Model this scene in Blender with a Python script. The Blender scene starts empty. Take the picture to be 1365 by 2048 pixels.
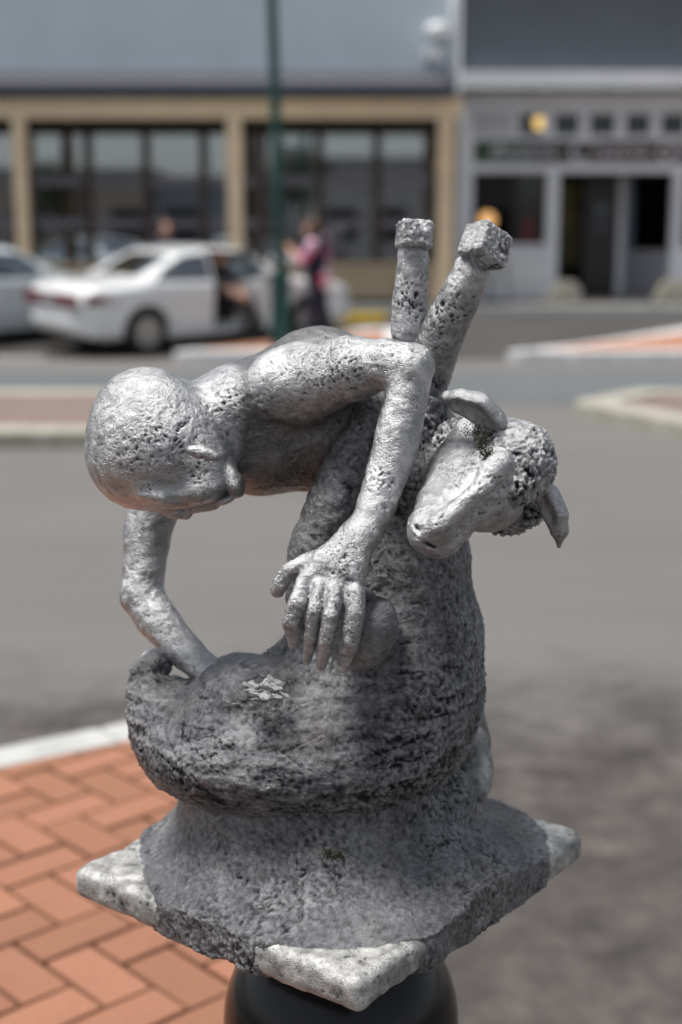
import bpy, bmesh, math, random
import numpy as np
from mathutils import Vector, Matrix, Euler

R = math.radians
scene = bpy.context.scene
COL = scene.collection

# ---------------------------------------------------------------- camera
CAM_H, PITCH, LENS = 1.60, R(11.4), 50.0
cam_data = bpy.data.cameras.new('camera')
cam_data.sensor_fit = 'VERTICAL'
cam_data.sensor_height = 36.0
cam_data.sensor_width = 24.0
cam_data.lens = LENS
cam_data.clip_start = 0.05
cam_data.clip_end = 600.0
cam_data.dof.use_dof = True
cam_data.dof.focus_distance = 1.40
cam_data.dof.aperture_fstop = 2.9
cam = bpy.data.objects.new('camera', cam_data)
COL.objects.link(cam)
cam.location = (0, 0, CAM_H)
cam.rotation_euler = (R(90) - PITCH, 0, 0)
scene.camera = cam

# ---------------------------------------------------------------- sky and sun (bright overcast)
SUN_EL, SUN_AZ = R(72), R(-94)          # azimuth measured from +Y towards +X
world = bpy.data.worlds.new('World')
scene.world = world
world.use_nodes = True
wn, wl = world.node_tree.nodes, world.node_tree.links
wn.clear()
w_out = wn.new('ShaderNodeOutputWorld')
w_bg = wn.new('ShaderNodeBackground')
w_hs = wn.new('ShaderNodeHueSaturation')
w_sky = wn.new('ShaderNodeTexSky')
w_sky.sky_type = 'NISHITA'
w_sky.sun_disc = False
w_sky.sun_elevation = SUN_EL
w_sky.sun_rotation = SUN_AZ
w_sky.air_density = 1.0
w_sky.dust_density = 1.5
w_hs.inputs['Saturation'].default_value = 0.35      # cloud cover greys the sky
w_bg.inputs['Strength'].default_value = 0.050
wl.new(w_sky.outputs[0], w_hs.inputs['Color'])
wl.new(w_hs.outputs[0], w_bg.inputs['Color'])
wl.new(w_bg.outputs[0], w_out.inputs['Surface'])
sun_data = bpy.data.lights.new('sun', 'SUN')
sun_data.energy = 2.0
sun_data.angle = R(22)
sun_data.color = (1.0, 0.965, 0.92)
sun = bpy.data.objects.new('sun', sun_data)
COL.objects.link(sun)
sd = Vector((math.sin(SUN_AZ) * math.cos(SUN_EL), math.cos(SUN_AZ) * math.cos(SUN_EL), math.sin(SUN_EL)))
sun.rotation_euler = sd.to_track_quat('Z', 'Y').to_euler()
sun.location = (-6, -4, 12)

vs = scene.view_settings
vs.view_transform = 'Standard'
vs.look = 'None'
vs.gamma = 1.0
vs.exposure = 1.3
vs.use_curve_mapping = False
scene.cycles.use_denoising = True
scene.cycles.max_bounces = 8
scene.cycles.sample_clamp_indirect = 6.0

# ---------------------------------------------------------------- helpers: tagging and linking
def tag(o, label=None, cat=None, group=None, kind=None):
    for k, v in (('label', label), ('category', cat), ('group', group), ('kind', kind)):
        if v:
            o[k] = v
    return o

def link(o, parent=None):
    COL.objects.link(o)
    if parent is not None:
        o.parent = parent
    return o

def empty(name, loc=(0, 0, 0), rot=(0, 0, 0), parent=None):
    o = bpy.data.objects.new(name, None)
    o.empty_display_size = 0.1
    o.location = loc
    o.rotation_euler = rot
    return link(o, parent)

def copy_tree(o, parent=None):
    c = o.copy()
    link(c, parent)
    for ch in list(o.children):
        copy_tree(ch, c)
    return c

def mesh_np(name, v, quads, mat=None, smooth=True):
    """numpy vertices (n,3) and quads (m,4) -> mesh"""
    me = bpy.data.meshes.new(name)
    v = np.ascontiguousarray(v, np.float32)
    q = np.ascontiguousarray(quads, np.int32)
    me.vertices.add(len(v))
    me.vertices.foreach_set('co', v.ravel())
    me.loops.add(q.size)
    me.loops.foreach_set('vertex_index', q.ravel())
    me.polygons.add(len(q))
    me.polygons.foreach_set('loop_start', np.arange(0, q.size, 4, dtype=np.int32))
    me.polygons.foreach_set('loop_total', np.full(len(q), 4, np.int32))
    me.polygons.foreach_set('use_smooth', np.full(len(q), smooth, bool))
    me.update(calc_edges=True)
    me.validate()
    if mat:
        me.materials.append(mat)
    return me

class MB:
    """collects boxes, prisms, tubes into one mesh"""
    def __init__(s):
        s.v, s.f, s.sm = [], [], []
    def add(s, vs_, fs, smooth=False):
        o = len(s.v)
        s.v += [tuple(p) for p in vs_]
        s.f += [tuple(i + o for i in f) for f in fs]
        s.sm += [smooth] * len(fs)
        return s
    def box(s, x0, x1, y0, y1, z0, z1, m=None):
        p = [Vector((x, y, z)) for z in (z0, z1) for y in (y0, y1) for x in (x0, x1)]
        if m is not None:
            p = [m @ q for q in p]
        return s.add(p, [(0, 2, 3, 1), (4, 5, 7, 6), (0, 1, 5, 4), (2, 6, 7, 3), (0, 4, 6, 2), (1, 3, 7, 5)])
    def prism(s, poly, z0, z1, m=None):
        """poly: list of (x,y) counter-clockwise, extruded along z (z0/z1 may be functions of x,y)"""
        n = len(poly)
        fz = lambda z, p: z(*p) if callable(z) else z
        p = [Vector((a, b, fz(z0, (a, b)))) for a, b in poly] + [Vector((a, b, fz(z1, (a, b)))) for a, b in poly]
        if m is not None:
            p = [m @ q for q in p]
        fs = [tuple(range(n - 1, -1, -1)), tuple(range(n, 2 * n))]
        fs += [(i, (i + 1) % n, n + (i + 1) % n, n + i) for i in range(n)]
        return s.add(p, fs)
    def tube(s, pts, rad, seg=14, cap=True):
        pts = [Vector(p) for p in pts]
        rad = rad if isinstance(rad, (list, tuple)) else [rad] * len(pts)
        rings = []
        for i, p in enumerate(pts):
            t = (pts[min(i + 1, len(pts) - 1)] - pts[max(i - 1, 0)]).normalized()
            a = t.orthogonal().normalized() if i == 0 else (a - t * a.dot(t)).normalized()
            b = t.cross(a)
            rings.append([p + (a * math.cos(q) + b * math.sin(q)) * rad[i] for q in [2 * math.pi * k / seg for k in range(seg)]])
        vs_ = [q for r in rings for q in r]
        fs = [(i * seg + k, i * seg + (k + 1) % seg, (i + 1) * seg + (k + 1) % seg, (i + 1) * seg + k)
              for i in range(len(pts) - 1) for k in range(seg)]
        s.add(vs_, fs, True)
        if cap:
            o = len(s.v) - len(vs_)
            s.f += [tuple(o + k for k in range(seg - 1, -1, -1)), tuple(o + (len(pts) - 1) * seg + k for k in range(seg))]
            s.sm += [False, False]
        return s
    def lathe(s, prof, seg=32, m=None):
        """prof: list of (r, z)"""
        vs_ = [Vector((r * math.cos(2 * math.pi * k / seg), r * math.sin(2 * math.pi * k / seg), z)) for r, z in prof for k in range(seg)]
        if m is not None:
            vs_ = [m @ q for q in vs_]
        fs = [(i * seg + k, i * seg + (k + 1) % seg, (i + 1) * seg + (k + 1) % seg, (i + 1) * seg + k)
              for i in range(len(prof) - 1) for k in range(seg)]
        s.add(vs_, fs, True)
        o = len(s.v) - len(vs_)
        s.f += [tuple(o + k for k in range(seg - 1, -1, -1)), tuple(o + (len(prof) - 1) * seg + k for k in range(seg))]
        s.sm += [False, False]
        return s
    def mesh(s, name, mat=None, bevel=0.0):
        me = bpy.data.meshes.new(name)
        me.from_pydata(s.v, [], s.f)
        me.polygons.foreach_set('use_smooth', s.sm)
        if bevel:
            bm = bmesh.new()
            bm.from_mesh(me)
            es = [e for e in bm.edges if len(e.link_faces) == 2 and e.calc_face_angle(0) > 0.6]
            bmesh.ops.bevel(bm, geom=es, offset=bevel, segments=2, affect='EDGES', profile=0.6)
            bm.to_mesh(me)
            bm.free()
        if mat:
            me.materials.append(mat)
        me.update()
        return me
    def build(s, name, mat=None, parent=None, bevel=0.0, loc=(0, 0, 0)):
        o = bpy.data.objects.new(name, s.mesh(name, mat, bevel))
        o.location = loc
        return link(o, parent)

# ---------------------------------------------------------------- helpers: picture -> place
FPX, CX, CY = 2048 / 36.0 * LENS, 682.5, 1024.0
SP, CP = math.sin(PITCH), math.cos(PITCH)
def ray(px, py):
    x, y = (px - CX) / FPX, -(py - CY) / FPX
    return np.array([x, CP + y * SP, -SP + y * CP])
def at(px, py, Y):
    """world point seen at (px, py) whose distance down the street is Y; also metres per pixel there"""
    d = ray(px, py)
    t = Y / d[1]
    return np.array([0, 0, CAM_H]) + d * t, t / FPX

# ---------------------------------------------------------------- helpers: numpy noise
def _hash(ix, iy, iz, s=0):
    h = (ix.astype(np.int64) * 374761393 + iy.astype(np.int64) * 668265263 + iz.astype(np.int64) * 2147483647 + s * 1274126177) & 0xFFFFFFFF
    h = ((h ^ (h >> 13)) * 1274126177) & 0xFFFFFFFF
    h = ((h ^ (h >> 16)) * 2246822519) & 0xFFFFFFFF
    return ((h ^ (h >> 15)) & 0xFFFFFF).astype(np.float32) / float(0xFFFFFF)
def vnoise(p, s=0):
    """smooth value noise, -1..1"""
    i = np.floor(p)
    f = (p - i).astype(np.float32)
    i = i.astype(np.int64)
    u = f * f * f * (f * (f * 6 - 15) + 10)
    out = 0
    for dx in (0, 1):
        for dy in (0, 1):
            for dz in (0, 1):
                w = (u[:, 0] if dx else 1 - u[:, 0]) * (u[:, 1] if dy else 1 - u[:, 1]) * (u[:, 2] if dz else 1 - u[:, 2])
                out = out + w * _hash(i[:, 0] + dx, i[:, 1] + dy, i[:, 2] + dz, s)
    return out * 2 - 1
def fbm(p, oct_=4, s=0, gain=0.5):
    a, o, n = 1.0, 0, 0
    for k in range(oct_):
        o = o + a * vnoise(p * (2.03 ** k) + 17.3 * k, s + k)
        n += a
        a *= gain
    return o / n
def worley(p, s=0):
    """distance to the nearest cell point, and that cell's random value"""
    i = np.floor(p).astype(np.int64)
    best = np.full(len(p), 9.0, np.float32)
    rnd = np.zeros(len(p), np.float32)
    for dx in (-1, 0, 1):
        for dy in (-1, 0, 1):
            for dz in (-1, 0, 1):
                c = i + np.array([dx, dy, dz])
                q = np.stack([_hash(c[:, 0], c[:, 1], c[:, 2], s + k) for k in (1, 2, 3)], 1)
                d = ((c + q - p) ** 2).sum(1).astype(np.float32)
                m = d < best
                best = np.where(m, d, best)
                rnd = np.where(m, q[:, 0], rnd)
    return np.sqrt(best), rnd

# ---------------------------------------------------------------- helpers: sculpting by distance fields
class Clay:
    """smoothly blended solids, meshed with surface nets"""
    def __init__(s):
        s.ops = []
    def cap(s, a, b, ra, rb, k=0.012, cut=False):
        a, b = np.asarray(a, float), np.asarray(b, float)
        m = max(ra, rb)
        def fn(p, a=a, b=b):
            ba = b - a
            t = np.clip(((p - a) @ ba) / max(ba @ ba, 1e-12), 0, 1)
            return np.linalg.norm(p - a - t[..., None] * ba, axis=-1) - (ra + (rb - ra) * t)
        s.ops.append((fn, np.minimum(a, b) - m, np.maximum(a, b) + m, k, cut))
        return s
    def chain(s, pts, k=0.012, cut=False):
        """pts: (point, radius); one limb, its segments joined without swelling at the joints"""
        pts = [(np.asarray(a, float), r) for a, r in pts]
        def fn(p):
            out = None
            for (a, ra), (b, rb) in zip(pts[:-1], pts[1:]):
                ba = b - a
                t = np.clip(((p - a) @ ba) / max(ba @ ba, 1e-12), 0, 1)
                d = np.linalg.norm(p - a - t[..., None] * ba, axis=-1) - (ra + (rb - ra) * (t * t * (3 - 2 * t)))
                out = d if out is None else np.minimum(out, d)
            return out
        m = max(r for _, r in pts)
        s.ops.append((fn, np.min([a for a, _ in pts], 0) - m, np.max([a for a, _ in pts], 0) + m, k, cut))
        return s
    def ell(s, c, r, rot=None, k=0.012, cut=False):
        c, r = np.asarray(c, float), np.asarray(r, float)
        M = np.array(rot.to_matrix()) if rot is not None else np.eye(3)
        def fn(p):
            q = (p - c) @ M
            k0 = np.linalg.norm(q / r, axis=-1)
            k1 = np.linalg.norm(q / (r * r), axis=-1)
            return k0 * (k0 - 1) / np.maximum(k1, 1e-6)
        m = r.max()
        s.ops.append((fn, c - m, c + m, k, cut))
        return s
    def box(s, c, h, rot=None, rnd=0.005, k=0.006, cut=False):
        c, h = np.asarray(c, float), np.asarray(h, float)
        M = np.array(rot.to_matrix()) if rot is not None else np.eye(3)
        def fn(p):
            q = np.abs((p - c) @ M) - (h - rnd)
            return np.linalg.norm(np.maximum(q, 0), axis=-1) + np.minimum(q.max(-1), 0) - rnd
        m = np.linalg.norm(h)
        s.ops.append((fn, c - m, c + m, k, cut))
        return s
    def fn(s, f, lo, hi, k=0.01, cut=False):
        s.ops.append((f, np.asarray(lo, float), np.asarray(hi, float), k, cut))
        return s
    def net(s, h):
        lo = np.min([o[1] for o in s.ops if not o[4]], 0) - 4 * h
        hi = np.max([o[2] for o in s.ops if not o[4]], 0) + 4 * h
        n = np.ceil((hi - lo) / h).astype(int) + 1
        F = np.full(n, 1.0, np.float32)
        for fn, a, b, k, cut in s.ops:
            i0 = np.clip(np.floor((a - lo - k - 3 * h) / h).astype(int), 0, n - 1)
            i1 = np.clip(np.ceil((b - lo + k + 3 * h) / h).astype(int) + 1, 1, n)
            if (i1 <= i0).any():
                continue
            ax = [lo[j] + h * np.arange(i0[j], i1[j]) for j in range(3)]
            g = np.stack(np.meshgrid(*ax, indexing='ij'), -1)
            d = fn(g).astype(np.float32)
            sl = tuple(slice(i0[j], i1[j]) for j in range(3))
            f = F[sl]
            if cut:
                d = -d
                e = np.maximum(k - np.abs(f - d), 0)
                F[sl] = np.maximum(f, d) + e * e / (4 * max(k, 1e-6))
            else:
                e = np.maximum(k - np.abs(f - d), 0)
                F[sl] = np.minimum(f, d) - e * e / (4 * max(k, 1e-6))
        return surface_net(F, lo, h)

def surface_net(F, lo, h):
    S = F < 0
    n = np.array(F.shape)
    c = [S[dx:n[0] - 1 + dx, dy:n[1] - 1 + dy, dz:n[2] - 1 + dz] for dx in (0, 1) for dy in (0, 1) for dz in (0, 1)]
    tot = sum(x.astype(np.uint8) for x in c)
    act = (tot > 0) & (tot < 8)
    idx = np.argwhere(act)
    vid = np.full(act.shape, -1, np.int64)
    vid[act] = np.arange(len(idx))
    pos = np.zeros((len(idx), 3))
    cnt = np.zeros(len(idx))
    corner = [(dx, dy, dz) for dx in (0, 1) for dy in (0, 1) for dz in (0, 1)]
    for a in corner:
        for b in corner:
            if sum(abs(x - y) for x, y in zip(a, b)) == 1 and a < b:
                fa = F[tuple((idx + a).T)]
                fb = F[tuple((idx + b).T)]
                m = (fa < 0) != (fb < 0)
                t = np.where(m, fa / np.where(m, fa - fb, 1), 0)
                pos += np.where(m[:, None], np.array(a) + t[:, None] * (np.array(b) - np.array(a)), 0)
                cnt += m
    v = lo + h * (idx + pos / cnt[:, None])
    quads = []
    for ax in range(3):
        u, w = [(1, 2), (2, 0), (0, 1)][ax]
        sa = [slice(0, None)] * 3
        sb = [slice(0, None)] * 3
        sa[ax] = slice(0, -1)
        sb[ax] = slice(1, None)
        A, B = S[tuple(sa)], S[tuple(sb)]
        e = np.argwhere(A != B)
        e = e[(e[:, u] > 0) & (e[:, w] > 0) & (e[:, u] < n[u] - 1) & (e[:, w] < n[w] - 1)]
        ins = A[tuple(e.T)]
        def cell(du, dw):
            q = e.copy()
            q[:, u] -= du
            q[:, w] -= dw
            return vid[tuple(q.T)]
        q = np.stack([cell(0, 0), cell(1, 0), cell(1, 1), cell(0, 1)], 1)
        q = np.where(ins[:, None], q, q[:, ::-1])
        quads.append(q)
    return v, np.concatenate(quads)

def vert_normals(v, q):
    fn = np.cross(v[q[:, 2]] - v[q[:, 0]], v[q[:, 3]] - v[q[:, 1]])
    nn = np.zeros_like(v)
    for k in range(4):
        for a in range(3):
            nn[:, a] += np.bincount(q[:, k], fn[:, a], len(v))
    return nn / np.maximum(np.linalg.norm(nn, axis=1, keepdims=True), 1e-12)

# ---------------------------------------------------------------- helpers: materials
class NT:
    def __init__(s, name):
        s.m = bpy.data.materials.new(name)
        s.m.use_nodes = True
        s.t = s.m.node_tree
        s.b = s.t.nodes['Principled BSDF']
    def n(s, typ, **kw):
        nd = s.t.nodes.new('ShaderNode' + typ)
        for k, v in kw.items():
            if hasattr(nd, k):
                setattr(nd, k, v)
            else:
                nd.inputs[k.replace('_', ' ')].default_value = v
        return nd
    def l(s, a, b):
        s.t.links.new(a, b)
    def coord(s, scale=(1, 1, 1)):
        tc = s.n('TexCoord')
        mp = s.n('Mapping')
        mp.inputs['Scale'].default_value = scale
        s.l(tc.outputs['Object'], mp.inputs['Vector'])
        return mp.outputs[0]
    def noise(s, vec, scale, detail=4, rough=0.55, dist=0.0):
        nd = s.n('TexNoise')
        nd.inputs['Scale'].default_value = scale
        nd.inputs['Detail'].default_value = detail
        nd.inputs['Roughness'].default_value = rough
        nd.inputs['Distortion'].default_value = dist
        s.l(vec, nd.inputs['Vector'])
        return nd.outputs['Fac']
    def ramp(s, fac, stops):
        nd = s.n('ValToRGB')
        el = nd.color_ramp.elements
        while len(el) < len(stops):
            el.new(0.5)
        for e, (p, c) in zip(el, stops):
            e.position = p
            e.color = c if len(c) == 4 else (*c, 1)
        s.l(fac, nd.inputs[0])
        return nd.outputs[0]
    def math(s, op, a, b=0.0, clamp=False):
        nd = s.n('Math', operation=op, use_clamp=clamp)
        for i, x in enumerate((a, b)):
            if isinstance(x, (int, float)):
                nd.inputs[i].default_value = x
            else:
                s.l(x, nd.inputs[i])
        return nd.outputs[0]
    def mix(s, fac, a, b, blend='MIX'):
        nd = s.n('Mix', data_type='RGBA', blend_type=blend)
        for sock, x in ((nd.inputs[0], fac), (nd.inputs[6], a), (nd.inputs[7], b)):
            if isinstance(x, (int, float)):
                sock.default_value = x
            elif isinstance(x, tuple):
                sock.default_value = x if len(x) == 4 else (*x, 1)
            else:
                s.l(x, sock)
        return nd.outputs[2]
    def bump(s, h, dist, strength=1.0):
        nd = s.n('Bump')
        nd.inputs['Distance'].default_value = dist
        nd.inputs['Strength'].default_value = strength
        s.l(h, nd.inputs['Height'])
        s.l(nd.outputs[0], s.b.inputs['Normal'])
        return nd
    def set(s, **kw):
        for k, v in kw.items():
            k = {'base': 'Base Color', 'rough': 'Roughness', 'metal': 'Metallic', 'spec': 'Specular IOR Level',
                 'coat': 'Coat Weight', 'coatr': 'Coat Roughness', 'emit': 'Emission Color', 'estr': 'Emission Strength',
                 'trans': 'Transmission Weight', 'ior': 'IOR', 'alpha': 'Alpha'}[k]
            if isinstance(v, (int, float)):
                s.b.inputs[k].default_value = v
            elif isinstance(v, tuple):
                s.b.inputs[k].default_value = v if len(v) == 4 else (*v, 1)
            else:
                s.l(v, s.b.inputs[k])
        return s.m

def mat_plain(name, col, rough=0.6, var=0.12, scale=6.0, metal=0.0, spec=0.5, coat=0.0, bump=0.0, bscale=60.0):
    """one paint or material with slight unevenness"""
    t = NT(name)
    c = t.coord()
    f = t.noise(c, scale, 5, 0.6)
    dark = tuple(x * (1 - var) for x in col)
    lite = tuple(min(1, x * (1 + var)) for x in col)
    t.set(base=t.ramp(f, [(0.3, dark), (0.7, lite)]), rough=rough, metal=metal, spec=spec, coat=coat)
    if bump:
        t.bump(t.noise(c, bscale, 4), bump)
    return t.m

# ================================================================ the statue: a shearer bent over a sheep
def mat_cast(name, lo, hi, pit_scale, pit_amount, grain_scale, grain, rough, metal, pit_depth=0.0016, worn=0.5, sooty=0.9):
    """weathered cast metal: uneven silver-grey skin rubbed bright on the high grains, pores filled with soot"""
    t = NT(name)
    c = t.coord()
    big = t.noise(c, 14, 5, 0.6, 0.3)
    mid = t.noise(c, 70, 5, 0.65)
    fine = t.noise(c, grain_scale, 6, 0.7)
    at_ = t.n('Attribute', attribute_name='relief')
    rel = at_.outputs['Fac']
    warp = t.n('VectorMath', operation='MULTIPLY_ADD')
    nz = t.n('TexNoise')
    nz.inputs['Scale'].default_value = 150
    t.l(c, nz.inputs['Vector'])
    t.l(nz.outputs['Color'], warp.inputs[0])
    warp.inputs[1].default_value = (0.008, 0.008, 0.008)
    t.l(c, warp.inputs[2])
    def pores(scale, lo_, hi_):
        v = t.n('TexVoronoi', feature='F1')
        v.inputs['Scale'].default_value = scale
        t.l(warp.outputs[0], v.inputs['Vector'])
        mr = t.n('MapRange', interpolation_type='SMOOTHSTEP')
        mr.inputs['From Min'].default_value = lo_
        mr.inputs['From Max'].default_value = hi_
        mr.inputs['To Min'].default_value = 1.0
        mr.inputs['To Max'].default_value = 0.0
        t.l(v.outputs['Distance'], mr.inputs['Value'])
        return mr.outputs[0], v.outputs['Color']
    p1, c1 = pores(pit_scale, 0.06, 0.30)
    p2, c2 = pores(pit_scale * 2.3, 0.10, 0.36)
    sep = t.n('SeparateColor')
    t.l(c1, sep.inputs[0])
    pick1 = t.math('GREATER_THAN', sep.outputs[0], 0.5)
    patch = t.n('MapRange', interpolation_type='SMOOTHSTEP')
    patch.inputs['From Min'].default_value = 0.62 - 0.16 * pit_amount
    patch.inputs['From Max'].default_value = 0.72 - 0.16 * pit_amount
    t.l(t.noise(c, 26, 4, 0.65), patch.inputs['Value'])
    pit = t.math('MAXIMUM', t.math('MULTIPLY', p1, pick1), t.math('MULTIPLY', p2, 0.8))
    pit = t.math('MULTIPLY', pit, patch.outputs[0])
    deep = t.math('MULTIPLY', t.math('SUBTRACT', t.math('MULTIPLY', rel, -1.0), 0.55), 1.3, True)
    pit_c = t.math('MAXIMUM', pit, t.math('MULTIPLY', deep, sooty))
    tone = t.math('ADD', t.math('MULTIPLY', big, 0.50), t.math('ADD', t.math('MULTIPLY', mid, 0.28), t.math('MULTIPLY', fine, 0.30)))
    tone = t.math('ADD', tone, t.math('MULTIPLY', rel, worn * 0.30))
    col = t.ramp(tone, [(0.30, lo), (0.52, tuple(0.55 * a + 0.45 * b for a, b in zip(lo, hi))), (0.74, hi)])
    soot = tuple(x * 0.14 for x in lo)
    col = t.mix(t.math('MULTIPLY', pit_c, 0.9), col, soot)
    wf = t.ramp(t.noise(c, 9, 4, 0.6), [(0.56, (0, 0, 0)), (0.75, (1, 1, 1))])
    col = t.mix(t.math('MULTIPLY', wf, 0.22), col, (0.25, 0.215, 0.165))
    cl_ = t.n('Attribute', attribute_name='torso_shade')       # shade on the torso put into the colour, plus the singlet's brownish tint
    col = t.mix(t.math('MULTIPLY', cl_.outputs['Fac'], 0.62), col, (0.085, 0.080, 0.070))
    h = t.math('SUBTRACT', t.math('ADD', t.math('MULTIPLY', fine, grain), t.math('MULTIPLY', mid, grain * 0.8)), t.math('MULTIPLY', pit, 0.9))
    t.bump(h, pit_depth)
    rr = t.math('ADD', t.math('MULTIPLY', mid, 0.35), rough - 0.17)
    t.set(base=col, rough=rr, metal=t.math('MULTIPLY', t.math('SUBTRACT', 1.0, pit), metal), spec=0.5)
    return t.m

M_SKIN = mat_cast('cast_metal_smooth', (0.17, 0.173, 0.18), (0.80, 0.805, 0.815), 230, 0.95, 480, 0.8, 0.36, 0.95, 0.0018, 0.45)
M_WOOL = mat_cast('cast_metal_rough', (0.05, 0.051, 0.057), (0.37, 0.373, 0.386), 280, 0.4, 420, 1.2, 0.40, 0.85, 0.0020, 0.6, 0.5)
M_CURL = mat_cast('cast_metal_curled', (0.08, 0.081, 0.085), (0.66, 0.665, 0.675), 240, 0.5, 400, 1.2, 0.40, 0.85, 0.0020, 0.6)
M_PALE = mat_cast('cast_metal_pale', (0.12, 0.12, 0.116), (0.66, 0.66, 0.64), 170, 0.8, 300, 0.8, 0.5, 0.4, 0.0018, 0.8)
M_MOSS = mat_plain('moss', (0.055, 0.062, 0.018), 0.95, 0.5, 300, bump=0.002, bscale=700)
M_BLACK = NT('black_gloss_paint').set(base=(0.004, 0.004, 0.005), rough=0.18, spec=0.35)

Y0 = 1.50
PLATE_TOP, PLATE_BOT = 0.911, 0.874
ROOT = np.array([0.0, Y0, PLATE_BOT])
def A(px, py, yo):
    return at(px, py, Y0 + yo)[0]
def S(px, py, yo, r):
    p, s = at(px, py, Y0 + yo)
    return p, r * s
def CH(*pts):
    return [S(*p) for p in pts]
def EL(cl, px, py, yo, rx, ry, rd, roll=0.0, k=0.012, cut=False, yaw=0.0, pit=0.0):
    """ellipsoid facing the viewer: picture half-sizes rx, ry (pixels) and depth half-size rd (pixels), rolled clockwise by roll degrees"""
    p, s = at(px, py, Y0 + yo)
    cl.ell(p, (rx * s, rd * s, ry * s), Euler((R(pit), R(roll), R(yaw)), 'XYZ'), k, cut)

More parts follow.
